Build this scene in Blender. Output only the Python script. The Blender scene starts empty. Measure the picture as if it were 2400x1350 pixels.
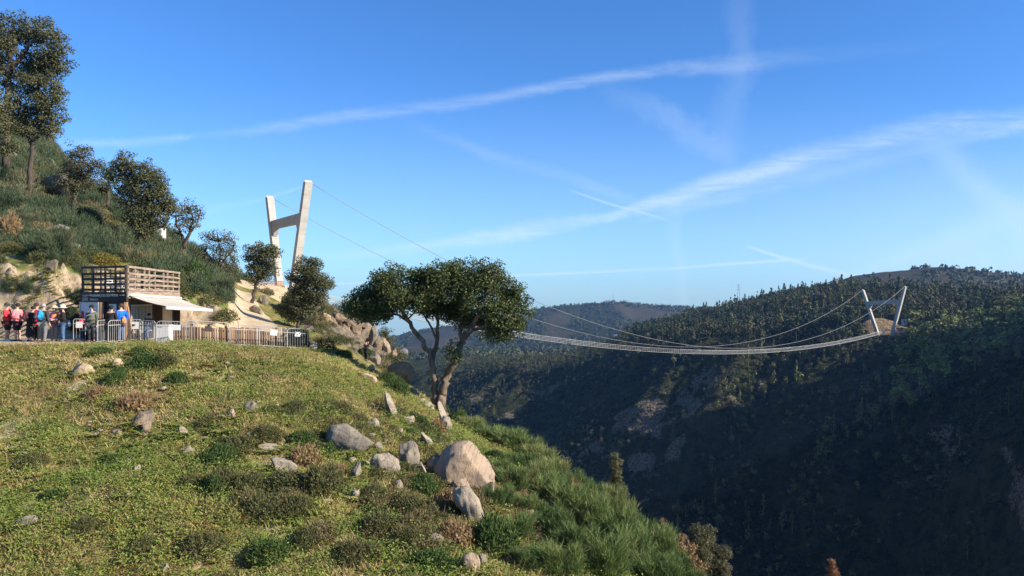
import bpy, bmesh, math, random
import numpy as np
from mathutils import Vector, Matrix

# ------------------------------------------------------------------ basics
# World: the eye stands at the origin, +Y looks across the gorge, +Z is up, metres.
F, CX, HY = 1746.0, 1200.0, 700.0        # focal length and horizon of the 2400 x 1350 photograph, used to measure places
SC = bpy.context.scene
COL = SC.collection
PI = math.pi
rng = np.random.default_rng(7)
random.seed(7)

def P(px, py, Y):
    return np.array(((px - CX) / F * Y, Y, (HY - py) / F * Y))

def V(p): return Vector((float(p[0]), float(p[1]), float(p[2])))

def tag(o, label=None, cat=None, group=None, kind=None):
    if label: o['label'] = label
    if cat: o['category'] = cat
    if group: o['group'] = group
    if kind: o['kind'] = kind
    return o

def empty(name, loc=(0, 0, 0), rz=0.0):
    o = bpy.data.objects.new(name, None)
    o.empty_display_size = 0.2
    o.location = V(loc); o.rotation_euler = (0, 0, rz)
    COL.objects.link(o)
    return o

def link(name, me, m=None, parent=None, loc=None):
    o = bpy.data.objects.new(name, me)
    COL.objects.link(o)
    if m is not None:
        for mm in (m if isinstance(m, (list, tuple)) else [m]):
            me.materials.append(mm)
    if parent is not None: o.parent = parent
    if loc is not None: o.location = V(loc)
    return o

def copy_tree(o, parent=None):
    c = o.copy(); COL.objects.link(c)
    if parent is not None: c.parent = parent
    for ch in list(o.children):
        copy_tree(ch, c)
    return c

def np_mesh(name, verts, faces, smooth=False, attrs=None, matidx=None):
    """verts (N,3); faces (M,k) one k, or list of such arrays"""
    me = bpy.data.meshes.new(name)
    fl = faces if isinstance(faces, list) else [faces]
    fl = [f for f in fl if len(f)]
    verts = np.asarray(verts, np.float32)
    me.vertices.add(len(verts)); me.vertices.foreach_set('co', verts.ravel())
    nl = sum(f.size for f in fl); nf = sum(len(f) for f in fl)
    me.loops.add(nl); me.polygons.add(nf)
    me.loops.foreach_set('vertex_index', np.concatenate([f.ravel() for f in fl]).astype(np.int32))
    tot = np.concatenate([np.full(len(f), f.shape[1]) for f in fl])
    me.polygons.foreach_set('loop_start', np.concatenate([[0], np.cumsum(tot)[:-1]]).astype(np.int32))
    if smooth: me.polygons.foreach_set('use_smooth', np.ones(nf, bool))
    if matidx is not None: me.polygons.foreach_set('material_index', np.asarray(matidx, np.int32))
    for k, (dom, arr) in (attrs or {}).items():
        a = me.attributes.new(k, 'FLOAT', dom)
        a.data.foreach_set('value', np.asarray(arr, np.float32))
    me.update(calc_edges=True)
    return me

class MB:
    """collects boxes, bars, tubes into one mesh"""
    def __init__(s): s.v = []; s.f = []
    def add(s, verts, faces):
        b = len(s.v); s.v.extend([tuple(map(float, p)) for p in verts]); s.f.extend([tuple(i + b for i in f) for f in faces]); return s
    def hexa(s, p):      # 8 corners: bottom 0-3, top 4-7
        return s.add(p, [(3, 2, 1, 0), (4, 5, 6, 7), (0, 1, 5, 4), (1, 2, 6, 5), (2, 3, 7, 6), (3, 0, 4, 7)])
    def box(s, x0, x1, y0, y1, z0, z1):
        return s.hexa([(x0, y0, z0), (x1, y0, z0), (x1, y1, z0), (x0, y1, z0), (x0, y0, z1), (x1, y0, z1), (x1, y1, z1), (x0, y1, z1)])
    def bar(s, a, b, w, h, up=(0, 0, 1)):       # rectangular bar from a to b; w sideways, h along up
        a, b, up = V(a), V(b), Vector(up)
        d = (b - a).normalized(); sd = d.cross(up)
        if sd.length < 1e-4: sd = d.cross(Vector((1, 0, 0)))
        sd.normalize(); u = sd.cross(d).normalized()
        sd *= w / 2; u *= h / 2
        return s.hexa([a - sd - u, a + sd - u, b + sd - u, b - sd - u, a - sd + u, a + sd + u, b + sd + u, b - sd + u])
    def tube(s, pts, rad, n=6, cap=True):
        pts = [V(p) for p in pts]
        rad = rad if isinstance(rad, (list, tuple, np.ndarray)) else [rad] * len(pts)
        b = len(s.v); ref = None
        for i, p in enumerate(pts):
            d = (pts[min(i + 1, len(pts) - 1)] - pts[max(i - 1, 0)])
            d = d.normalized() if d.length > 1e-9 else Vector((0, 0, 1))
            if ref is None:
                ref = d.orthogonal().normalized()
            ref = (ref - d * ref.dot(d))
            ref = ref.normalized() if ref.length > 1e-6 else d.orthogonal().normalized()
            q = d.cross(ref)
            for k in range(n):
                t = 2 * PI * k / n
                s.v.append(tuple(p + (ref * math.cos(t) + q * math.sin(t)) * float(rad[i])))
        for i in range(len(pts) - 1):
            for k in range(n):
                k2 = (k + 1) % n
                s.f.append((b + i * n + k, b + i * n + k2, b + (i + 1) * n + k2, b + (i + 1) * n + k))
        if cap:
            s.f.append(tuple(b + k for k in reversed(range(n))))
            s.f.append(tuple(b + (len(pts) - 1) * n + k for k in range(n)))
        return s
    def prism(s, poly, d):      # polygon (3D points, planar) swept by vector d
        n = len(poly); p = [np.asarray(q, float) for q in poly]; d = np.asarray(d, float)
        return s.add(p + [q + d for q in p], [tuple(reversed(range(n))), tuple(range(n, 2 * n))] + [(k, (k + 1) % n, n + (k + 1) % n, n + k) for k in range(n)])
    def mesh(s, name, smooth=False):
        me = bpy.data.meshes.new(name); me.from_pydata(s.v, [], s.f); me.validate(); me.update()
        bm = bmesh.new(); bm.from_mesh(me); bmesh.ops.recalc_face_normals(bm, faces=bm.faces[:]); bm.to_mesh(me); bm.free()
        if smooth:
            for p in me.polygons: p.use_smooth = True
        return me
    def build(s, name, m, parent=None, smooth=False, loc=None):
        return link(name, s.mesh(name, smooth), m, parent, loc)

# ------------------------------------------------------------------ noise (numpy)
def _hash(ix, iy, iz, seed):
    h = (ix.astype(np.int64) * 374761393 + iy.astype(np.int64) * 668265263 + iz.astype(np.int64) * 2147483647 + seed * 1274126177) & 0xFFFFFFFF
    h = ((h ^ (h >> 13)) * 1274126177) & 0xFFFFFFFF
    h = ((h ^ (h >> 16)) * 2246822519) & 0xFFFFFFFF
    h = h ^ (h >> 15)
    return h.astype(np.float64) / 4294967295.0

def vnoise(x, y, z, seed=0):
    x, y, z = np.broadcast_arrays(np.asarray(x, float), np.asarray(y, float), np.asarray(z, float))
    ix, iy, iz = np.floor(x), np.floor(y), np.floor(z)
    fx, fy, fz = x - ix, y - iy, z - iz
    fx, fy, fz = [t * t * t * (t * (t * 6 - 15) + 10) for t in (fx, fy, fz)]
    r = 0
    for dz in (0, 1):
        wz = fz if dz else 1 - fz
        for dy in (0, 1):
            wy = fy if dy else 1 - fy
            for dx in (0, 1):
                wx = fx if dx else 1 - fx
                r = r + wx * wy * wz * _hash(ix + dx, iy + dy, iz + dz, seed)
    return r * 2 - 1

def fbm(x, y, z=0.0, octv=4, seed=0, gain=0.5):
    r, a, t, f = 0, 1.0, 0, 1.0
    for k in range(octv):
        r = r + a * vnoise(np.asarray(x) * f, np.asarray(y) * f, np.asarray(z) * f, seed + k * 17)
        t += a; a *= gain; f *= 2.03
    return r / t

# ------------------------------------------------------------------ materials
def new_mat(name):
    m = bpy.data.materials.new(name); m.use_nodes = True
    nt = m.node_tree; bs = nt.nodes['Principled BSDF']
    return m, nt, bs

class NG:
    """small node-graph helper"""
    def __init__(s, nt): s.nt = nt; s.N = nt.nodes; s.L = nt.links
    def n(s, t, **kw):
        nd = s.N.new(t)
        for k, v in kw.items(): setattr(nd, k, v)
        return nd
    def put(s, sock, v):
        if isinstance(v, bpy.types.NodeSocket): s.L.new(v, sock)
        elif v is not None:
            if isinstance(v, (tuple, list)) and len(v) == 3 and sock.type == 'RGBA': v = (*v, 1)
            sock.default_value = v
    def math(s, op, a, b=None, c=None, clamp=False):
        nd = s.n('ShaderNodeMath', operation=op); nd.use_clamp = clamp
        s.put(nd.inputs[0], a)
        if b is not None: s.put(nd.inputs[1], b)
        if c is not None: s.put(nd.inputs[2], c)
        return nd.outputs[0]
    def mix(s, f, a, b, mode='MIX'):
        nd = s.n('ShaderNodeMix', data_type='RGBA', blend_type=mode)
        s.put(nd.inputs[0], f); s.put(nd.inputs[6], a); s.put(nd.inputs[7], b)
        return nd.outputs[2]
    def noise(s, scale, vec=None, detail=4, rough=0.55, dist=0.0):
        nd = s.n('ShaderNodeTexNoise'); nd.inputs['Scale'].default_value = scale
        nd.inputs['Detail'].default_value = detail; nd.inputs['Roughness'].default_value = rough; nd.inputs['Distortion'].default_value = dist
        if vec is not None: s.L.new(vec, nd.inputs['Vector'])
        return nd.outputs[0]
    def ramp(s, f, lo, hi):       # smooth 0..1 between lo and hi
        nd = s.n('ShaderNodeMapRange', interpolation_type='SMOOTHSTEP')
        s.put(nd.inputs[0], f); nd.inputs[1].default_value = lo; nd.inputs[2].default_value = hi
        return nd.outputs[0]
    def attr(s, name):
        nd = s.n('ShaderNodeAttribute', attribute_name=name); return nd.outputs['Fac']
    def pos(s, scale=None):
        g = s.n('ShaderNodeNewGeometry').outputs['Position']
        if scale is None: return g
        mp = s.n('ShaderNodeMapping'); s.L.new(g, mp.inputs[0]); mp.inputs['Scale'].default_value = scale
        return mp.outputs[0]
    def obj(s, scale=None):
        g = s.n('ShaderNodeTexCoord').outputs['Object']
        if scale is None: return g
        mp = s.n('ShaderNodeMapping'); s.L.new(g, mp.inputs[0]); mp.inputs['Scale'].default_value = scale
        return mp.outputs[0]
    def bump(s, h, strength, dist):
        nd = s.n('ShaderNodeBump'); nd.inputs['Strength'].default_value = strength; nd.inputs['Distance'].default_value = dist
        s.L.new(h, nd.inputs['Height']); return nd.outputs[0]

def simple(name, col, col2=None, scale=6.0, rough=0.8, metal=0.0, bump=0.0, bscale=40.0, stretch=None, lo=0.4, hi=0.62, spec=0.3):
    m, nt, bs = new_mat(name); g = NG(nt)
    vec = g.obj(stretch)
    c2 = col2 or tuple(c * 0.75 for c in col)
    f = g.ramp(g.noise(scale, vec, 5, 0.6), lo, hi)
    g.L.new(g.mix(f, (*col, 1), (*c2, 1)), bs.inputs['Base Color'])
    bs.inputs['Roughness'].default_value = rough; bs.inputs['Metallic'].default_value = metal
    bs.inputs['Specular IOR Level'].default_value = spec
    if bump:
        g.L.new(g.bump(g.noise(bscale, vec, 4), bump, 0.02), bs.inputs['Normal'])
    return m

def leaf_mat(name, dark, light, trans=0.25, rough=0.55, hue2=None):
    """foliage: colour runs between two leaf colours by each leaf's own 'tint'"""
    m, nt, bs = new_mat(name); g = NG(nt)
    t = g.attr('tint')
    c = g.mix(t, (*dark, 1), (*light, 1))
    if hue2 is not None:
        f = g.ramp(g.noise(0.9, g.obj(), 3), 0.52, 0.68)
        c = g.mix(f, c, (*hue2, 1))
    g.L.new(c, bs.inputs['Base Color'])
    bs.inputs['Roughness'].default_value = rough; bs.inputs['Specular IOR Level'].default_value = 0.25
    tr = g.n('ShaderNodeBsdfTranslucent'); g.L.new(c, tr.inputs[0])
    ms = g.n('ShaderNodeMixShader'); ms.inputs[0].default_value = trans
    out = nt.nodes['Material Output']
    g.L.new(bs.outputs[0], ms.inputs[1]); g.L.new(tr.outputs[0], ms.inputs[2]); g.L.new(ms.outputs[0], out.inputs[0])
    return m
# ------------------------------------------------------------------ camera, sun, sky
cam_d = bpy.data.cameras.new('camera'); cam = bpy.data.objects.new('camera', cam_d); COL.objects.link(cam)
cam_d.sensor_width = 36.0; cam_d.lens = 36.0 * F / 2400.0
cam.rotation_euler = (PI / 2, 0, 0); cam_d.shift_y = 25.0 / 2400.0
cam_d.clip_start = 0.1; cam_d.clip_end = 30000.0
SC.camera = cam
SUN_EL, SUN_AZ = math.radians(27.0), math.radians(110.0)     # azimuth clockwise from +Y
SDIR = Vector((math.cos(SUN_EL) * math.sin(SUN_AZ), math.cos(SUN_EL) * math.cos(SUN_AZ), math.sin(SUN_EL)))
sun_d = bpy.data.lights.new('sun', 'SUN'); sun_d.energy = 5.0; sun_d.angle = math.radians(0.53); sun_d.color = (1.0, 0.90, 0.74)
sun = bpy.data.objects.new('sun', sun_d); COL.objects.link(sun); sun.location = (300, 0, 300)
sun.rotation_euler = SDIR.to_track_quat('Z', 'Y').to_euler()

W = bpy.data.worlds.new('World'); SC.world = W; W.use_nodes = True
def build_sky():
    g = NG(W.node_tree); bg = g.N['Background']
    sky = g.n('ShaderNodeTexSky', sky_type='NISHITA'); sky.sun_disc = False
    sky.sun_elevation = SUN_EL; sky.sun_rotation = SUN_AZ
    sky.altitude = 300; sky.air_density = 1.0; sky.dust_density = 0.35; sky.ozone_density = 2.2
    hs = g.n('ShaderNodeHueSaturation'); hs.inputs['Saturation'].default_value = 1.0; hs.inputs['Value'].default_value = 1.0
    tint = g.mix(1.0, sky.outputs[0], (0.52, 1.02, 1.66, 1), 'MULTIPLY')
    g.L.new(tint, hs.inputs['Color'])
    # thin cirrus and old contrails, laid out over the dome by direction
    d = g.n('ShaderNodeTexCoord').outputs['Generated']
    sp = g.n('ShaderNodeSeparateXYZ'); g.L.new(d, sp.inputs[0])
    yy = g.math('MAXIMUM', sp.outputs[1], 0.12)
    U = g.math('MULTIPLY_ADD', g.math('DIVIDE', sp.outputs[0], yy), F / 2400, 0.5)
    Vv = g.math('MULTIPLY_ADD', g.math('DIVIDE', sp.outputs[2], yy), -F / 2400, HY / 2400)
    cb = g.n('ShaderNodeCombineXYZ'); g.L.new(U, cb.inputs[0]); g.L.new(Vv, cb.inputs[1]); uv = cb.outputs[0]
    wob = g.math('ADD', g.math('MULTIPLY_ADD', g.noise(16, uv, 5, 0.6), 0.018, -0.009), g.math('MULTIPLY_ADD', g.noise(90, uv, 4, 0.7), 0.008, -0.004))
    mp = g.n('ShaderNodeMapping'); g.L.new(uv, mp.inputs[0]); mp.inputs['Rotation'].default_value = (0, 0, 0.30); mp.inputs['Scale'].default_value = (9, 55, 1)
    streak = g.math('MULTIPLY_ADD', g.ramp(g.noise(1.0, mp.outputs[0], 7, 0.72, 0.5), 0.30, 0.70), 0.9, 0.05)
    soft = g.noise(7.0, uv, 4, 0.6)
    def curve(x, pts):
        nd = g.n('ShaderNodeFloatCurve'); cm = nd.mapping; c = cm.curves[0]
        pts = sorted(pts)
        while len(c.points) < len(pts): c.points.new(0.5, 0.5)
        for p, (a, b) in zip(c.points, pts): p.location = (a, b); p.handle_type = 'AUTO_CLAMPED'
        cm.update(); g.L.new(x, nd.inputs['Value']); return nd.outputs[0]
    def trail(pts, wid, inten, amp=1.0, vertical=False, grain=None, k=0.6, ws=0.72):
        S = 2400.0
        a, b = (Vv, U) if vertical else (U, Vv)
        ia, ib = (1, 0) if vertical else (0, 1)
        c = curve(a, [(p[ia] / S, p[ib] / S) for p in pts])
        dd = g.math('ABSOLUTE', g.math('ADD', g.math('SUBTRACT', b, c), g.math('MULTIPLY', wob, amp)))
        w = curve(a, [(x / S, y / S * 8 * ws) for x, y in wid])
        r = g.math('DIVIDE', dd, g.math('MULTIPLY', w, 0.125))
        m = g.ramp(r, 1.0, 0.0)
        i = curve(a, [(x / S, y) for x, y in inten])
        gr = g.math('MULTIPLY_ADD', grain or streak, 2 * k, 1 - k)
        return g.math('MULTIPLY', g.math('MULTIPLY', m, i), gr)
    T = [
        trail([(0, 345), (450, 322), (700, 290), (830, 270), (1130, 232), (1500, 172), (1800, 142), (2400, 85)],
              [(0, 30), (450, 22), (830, 34), (1500, 32), (1760, 48), (2400, 40)],
              [(0, .0), (150, .18), (250, .36), (420, .42), (465, .10), (540, .12), (620, .22), (830, .32), (1130, .28), (1350, .34), (1700, .28), (1850, .10), (2300, .0)], 0.7, k=.7),
        trail([(700, 612), (860, 592), (1100, 562), (1300, 532), (1500, 490), (1700, 425), (1900, 365), (2100, 318), (2250, 292), (2400, 285)],
              [(700, 24), (1000, 34), (1200, 44), (1440, 30), (1520, 44), (1800, 60), (2100, 60), (2400, 70)],
              [(650, .0), (800, .30), (1000, .48), (1200, .82), (1400, .75), (1500, .72), (1650, .80), (1850, .66), (2000, .50), (2250, .42), (2400, .34)], 0.9, k=.75),
        trail([(1500, 520), (1800, 440), (2050, 380), (2250, 330), (2400, 290)], [(1500, 16), (2000, 46), (2400, 30)], [(1480, 0), (1600, .30), (1950, .26), (2200, .20), (2400, .5)], 1.0),
        trail([(1180, 647), (1500, 632), (1700, 620), (1870, 608)], [(1180, 7), (1900, 9)], [(1180, .9), (1400, .8), (1545, .45), (1600, .95), (1800, .9), (1900, .0)], 0.12, k=.3),
        trail([(1750, 578), (1840, 605), (1990, 645)], [(1750, 6), (1850, 11), (2000, 14)], [(1745, .0), (1780, .85), (1990, .8), (2010, .5)], 0.15, k=.3),
        trail([(900, 260), (1100, 345), (1380, 430), (1480, 470)], [(900, 34), (1480, 34)], [(900, .0), (1050, .14), (1350, .20), (1500, .1), (1540, 0)], 0.8),
        trail([(1340, 448), (1440, 480), (1560, 515)], [(1340, 7), (1560, 9)], [(1330, .0), (1400, .6), (1480, .65), (1570, .0)], 0.2, k=.3),
        trail([(1740, 0), (1735, 130), (1700, 330)], [(0, 70), (330, 90)], [(0, .11), (150, .16), (260, .12), (345, .08), (370, .0)], 2.0, True, soft),
        trail([(1580, 480), (1585, 600), (1605, 720)], [(480, 40), (720, 34)], [(455, .0), (520, .22), (620, .26), (700, .30), (740, .2)], 1.4, True, soft),
        trail([(1400, 215), (1520, 260), (1690, 345)], [(1400, 60), (1690, 70)], [(1380, .0), (1500, .14), (1640, .22), (1740, .0)], 2.5, False, soft),
        trail([(400, 510), (560, 480), (720, 437)], [(400, 30), (720, 7)], [(380, .0), (500, .16), (640, .22), (715, .30), (725, 0)], 0.4),
    ]
    T += [trail([(2150, 330), (2280, 420), (2400, 540)], [(2150, 90), (2400, 130)], [(2120, .0), (2250, .35), (2400, .62)], 2.0, False, soft), trail([(1950, 665), (2150, 590), (2400, 490)], [(1950, 40), (2400, 90)], [(1930, .0), (2050, .35), (2400, .45)], 1.0, False, soft)]
    # broad thin veil low on the right
    veil = g.math('MULTIPLY', g.ramp(U, 0.66, 1.02), g.ramp(Vv, 0.10, 0.26))
    veil = g.math('MULTIPLY', veil, g.math('MULTIPLY_ADD', soft, 1.0, 0.12))
    edge = g.ramp(g.math('SUBTRACT', Vv, g.math('MULTIPLY_ADD', U, -0.36, 0.565)), -0.012, 0.014)    # the sheet with a straight upper edge above the right hill
    veil = g.math('ADD', veil, g.math('MULTIPLY', g.math('MULTIPLY', edge, g.ramp(U, 0.80, 0.92)), 0.26))
    T.append(g.math('MULTIPLY', veil, 0.85))
    low = g.math('MULTIPLY', g.ramp(Vv, 0.06, 0.31), 0.50)
    T.append(low)
    inv = None
    for t in T:
        q = g.math('SUBTRACT', 1.0, t, clamp=True)
        inv = q if inv is None else g.math('MULTIPLY', inv, q)
    m = g.math('SUBTRACT', 1.0, inv, clamp=True)
    front = g.ramp(sp.outputs[1], 0.1, 0.3)
    m = g.math('MULTIPLY', g.math('MULTIPLY', m, 0.50), front)
    c = g.mix(m, hs.outputs[0], (7.2, 8.2, 9.2, 1))
    g.L.new(c, bg.inputs[0]); bg.inputs[1].default_value = 0.063
build_sky()
SC.view_settings.view_transform = 'Standard'; SC.view_settings.look = 'None'
SC.view_settings.exposure = 1.0; SC.view_settings.gamma = 1.0
SC.view_settings.use_curve_mapping = False
SC.cycles.use_denoising = True
SC.cycles.max_bounces = 6; SC.cycles.diffuse_bounces = 3; SC.cycles.transparent_max_bounces = 8
SC.cycles.volume_bounces = 0
# ------------------------------------------------------------------ the near hillside
NEAR0 = [(0.6, -1.75), (3, -3.0), (7, -4.9), (12, -6.35)]        # just in front of the viewer: drops out of sight
def zc(lst): return [(Y, (HY - py) / F * Y) for Y, py in lst]
LAND = {
 -900: NEAR0 + zc([(17, 1350), (24, 1015), (31.2, 822), (33, 811), (36.5, 799), (39, 792), (39.6, 786), (41.2, 640), (47, 560), (55, 470), (66, 380), (80, 300), (105, 220), (150, 180), (245, 250), (330, 350), (450, 500)]),
 0: NEAR0 + zc([(17, 1350), (24, 1015), (31.2, 822), (33, 811), (36.5, 799), (39, 792), (39.6, 786), (41.2, 640), (47, 565), (55, 490), (66, 405), (80, 345), (105, 280), (150, 250), (245, 300), (330, 400), (450, 600)]),
 120: NEAR0 + zc([(17, 1350), (24, 1015), (31.2, 820), (33, 811), (36.5, 799), (39, 792), (39.8, 786), (41.4, 625), (47, 575), (55, 515), (66, 450), (80, 395), (105, 350), (150, 335), (245, 400), (330, 520), (450, 700)]),
 190: NEAR0 + zc([(17, 1350), (24, 1015), (31.2, 820), (33, 811), (36.5, 799), (39.2, 792), (41.0, 786), (43.0, 640), (47, 610), (55, 555), (66, 495), (80, 455), (105, 435), (150, 430), (245, 480), (330, 600), (450, 750)]),
 250: NEAR0 + zc([(17, 1350), (24, 1015), (31.2, 820), (33, 811), (36.5, 800), (39, 793), (43.5, 782), (46, 640), (50, 612), (55, 580), (66, 525), (80, 490), (105, 475), (150, 475), (245, 510), (330, 640), (450, 780)]),
 330: NEAR0 + zc([(17, 1350), (24, 1015), (31.2, 820), (33, 813), (36.5, 801), (39, 794), (47.8, 774), (49.6, 640), (55, 605), (66, 560), (80, 530), (105, 515), (150, 515), (245, 540), (330, 660), (450, 800)]),
 420: NEAR0 + zc([(17, 1350), (24, 1015), (31.2, 822), (33, 815), (36.5, 803), (39, 796), (48.2, 773), (50, 688), (57, 650), (66, 622), (80, 600), (105, 585), (150, 580), (245, 600), (330, 700), (450, 820)]),
 490: NEAR0 + zc([(17, 1350), (24, 1018), (31.2, 826), (33, 818), (36.5, 807), (39, 799), (49, 772), (51, 705), (57, 672), (66, 648), (80, 630), (105, 622), (150, 622), (245, 640), (330, 730), (450, 840)]),
 540: NEAR0 + zc([(17, 1350), (24, 1020), (31.2, 832), (34, 820), (37, 811), (39, 804), (50, 774), (52.5, 718), (58, 690), (66, 678), (80, 662), (105, 650), (150, 648), (245, 660), (330, 750), (450, 860)]),
 556: NEAR0 + zc([(17, 1350), (24, 1022), (31.2, 834), (34, 822), (37, 813), (39, 806), (50, 774), (57, 750), (66, 722), (76, 698), (82, 690), (90, 668), (105, 656), (150, 650), (245, 662), (330, 760), (450, 880)]),
 600: NEAR0 + zc([(17, 1350), (24, 1024), (31.2, 838), (34, 825), (37, 815), (39.5, 808), (50, 778), (58, 754), (66, 735), (74, 713), (80, 700), (90, 680), (105, 672), (150, 664), (200, 667), (235, 668), (262, 672), (330, 770), (450, 900)]),
 650: NEAR0 + zc([(17, 1350), (24, 1027), (31.2, 845), (34.5, 828), (37.5, 817), (40, 810), (50, 783), (58, 768), (66, 752), (74, 728), (85, 706), (105, 692), (150, 680), (200, 672), (235, 670), (262, 674), (330, 800), (450, 920)]),
 700: NEAR0 + zc([(17, 1350), (24, 1032), (31.2, 856), (35, 833), (37.5, 822), (40, 816), (50, 792), (58, 780), (66, 768), (74, 752), (90, 722), (120, 702), (180, 692), (235, 690), (250, 690), (270, 720), (330, 830), (450, 950)]),
 750: NEAR0 + zc([(17, 1350), (24, 1042), (31.2, 875), (36, 842), (40, 826), (44, 819), (50, 806), (58, 795), (64, 770), (69, 736), (78, 714), (100, 709), (130, 712), (180, 740), (235, 775), (330, 900), (450, 1000)]),
 800: NEAR0 + zc([(17, 1350), (24, 1052), (31.2, 893), (38, 846), (44, 826), (50, 818), (62, 810), (67, 775), (73, 745), (80, 737), (95, 740), (130, 775), (180, 830), (235, 900), (330, 1020), (450, 1050)]),
 860: NEAR0 + zc([(17, 1350), (24, 1062), (31.2, 918), (38, 876), (44, 862), (49, 856), (60, 847), (66, 841), (70, 805), (76, 776), (86, 776), (110, 830), (150, 920), (235, 1060), (330, 1150), (450, 1150)]),
 915: NEAR0 + zc([(17, 1350), (24, 1075), (31.2, 940), (38, 900), (44, 882), (48, 880), (58, 885), (66, 872), (71, 835), (78, 830), (88, 850), (110, 950), (150, 1080), (235, 1250), (330, 1300), (450, 1250)]),
 950: NEAR0 + zc([(17, 1350), (24, 1087), (31.2, 958), (38, 915), (43, 902), (47, 906), (58, 960), (70, 1000), (80, 1020), (110, 1130), (150, 1300), (235, 1500), (330, 1480), (450, 1350)]),
 1000: NEAR0 + zc([(17, 1350), (24, 1107), (31.2, 988), (38, 948), (41.5, 936), (46, 955), (60, 1090), (80, 1220), (110, 1330), (150, 1500), (235, 1700), (330, 1640), (450, 1400)]),
 1035: NEAR0 + zc([(17, 1352), (24, 1122), (31.2, 1008), (38, 972), (41, 970), (46, 1000), (60, 1150), (80, 1300), (110, 1450), (150, 1700), (235, 1900), (330, 1670), (450, 1420)]),
 1100: NEAR0 + zc([(17, 1362), (24, 1142), (31.2, 1035), (36, 1008), (39, 1010), (44, 1060), (60, 1280), (80, 1480), (110, 1680), (150, 1900), (235, 2000), (330, 1690), (450, 1430)]),
 1180: NEAR0 + zc([(17, 1370), (24, 1165), (30, 1075), (34, 1055), (37, 1060), (44, 1180), (60, 1400), (80, 1600), (110, 1800), (150, 1980), (235, 2010), (330, 1700), (450, 1430)]),
 1250: NEAR0 + zc([(17, 1382), (24, 1190), (29, 1118), (33, 1098), (36, 1110), (44, 1270), (60, 1500), (80, 1700), (110, 1880), (150, 2000), (235, 2020), (330, 1700), (450, 1430)]),
 1400: NEAR0 + zc([(16, 1500), (22, 1290), (27, 1200), (30, 1188), (33, 1205), (40, 1360), (60, 1680), (80, 1850), (110, 1950), (150, 2020), (235, 2020), (330, 1710), (450, 1430)]),
 1480: NEAR0[:3] + zc([(12, 1700), (17, 1490), (22, 1335), (26, 1262), (28, 1250), (31, 1275), (40, 1500), (60, 1800), (80, 1930), (110, 2000), (150, 2040), (235, 2030), (330, 1710), (450, 1430)]),
 1640: NEAR0[:3] + zc([(12, 1750), (18, 1490), (22, 1390), (24, 1374), (27, 1405), (40, 1700), (60, 1950), (80, 2030), (150, 2060), (235, 2030), (330, 1710), (450, 1430)]),
 1800: NEAR0[:3] + zc([(10, 1950), (16, 1640), (20, 1540), (22, 1535), (25, 1590), (40, 1900), (60, 2080), (80, 2080), (150, 2070), (235, 2030), (330, 1710), (450, 1430)]),
 2100: NEAR0[:2] + zc([(6, 2150), (12, 1950), (16, 1890), (18, 1890), (21, 1960), (40, 2200), (60, 2200), (150, 2070), (235, 2030), (330, 1710), (450, 1430)]),
 2900: NEAR0[:2] + zc([(6, 2250), (12, 2150), (16, 2120), (21, 2200), (40, 2300), (60, 2250), (150, 2070), (235, 2030), (330, 1710), (450, 1430)]),
}
def smooth_axis(a, axis, n):
    for _ in range(n):
        b = a.copy()
        sl = [slice(None)] * 2
        m, p, q = sl[:], sl[:], sl[:]
        m[axis] = slice(1, -1); p[axis] = slice(0, -2); q[axis] = slice(2, None)
        b[tuple(m)] = 0.25 * a[tuple(p)] + 0.5 * a[tuple(m)] + 0.25 * a[tuple(q)]
        a = b
    return a

class Sheet:
    """height field on a fan of bearings (px) and distances (Y)"""
    def __init__(s, pxs, Ys, Z): s.px, s.Y, s.Z = pxs, Ys, Z
    def z(s, x, Y):
        x = np.asarray(x, float); Y = np.asarray(Y, float)
        px = np.clip(x / Y * F + CX, s.px[0], s.px[-1] - 1e-6); Y = np.clip(Y, s.Y[0], s.Y[-1] - 1e-6)
        i = np.clip(np.searchsorted(s.px, px, side='right') - 1, 0, len(s.px) - 2)
        j = np.clip(np.searchsorted(s.Y, Y, side='right') - 1, 0, len(s.Y) - 2)
        a = (px - s.px[i]) / (s.px[i + 1] - s.px[i]); b = (Y - s.Y[j]) / (s.Y[j + 1] - s.Y[j])
        return (s.Z[j, i] * (1 - a) + s.Z[j, i + 1] * a) * (1 - b) + (s.Z[j + 1, i] * (1 - a) + s.Z[j + 1, i + 1] * a) * b
    def hit(s, px, py, y0=8.0, y1=None):
        Y = np.geomspace(y0, y1 or s.Y[-1] * 0.99, 3000)
        d = (HY - py) / F * Y - s.z((px - CX) / F * Y, Y)
        k = np.nonzero(d < 0)[0]
        if not len(k): k = [int(np.argmin(d[:1700]))]
        y = Y[k[0]]
        return np.array(((px - CX) / F * y, y, float(s.z((px - CX) / F * y, y))))
    def verts(s):
        PX, YY = np.meshgrid(s.px, s.Y)
        return np.stack([(PX - CX) / F * YY, YY, s.Z], -1).reshape(-1, 3)
    def faces(s):
        n, m = len(s.Y), len(s.px)
        k = np.arange(n * m).reshape(n, m)
        return np.stack([k[:-1, :-1], k[:-1, 1:], k[1:, 1:], k[1:, :-1]], -1).reshape(-1, 4)

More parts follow.
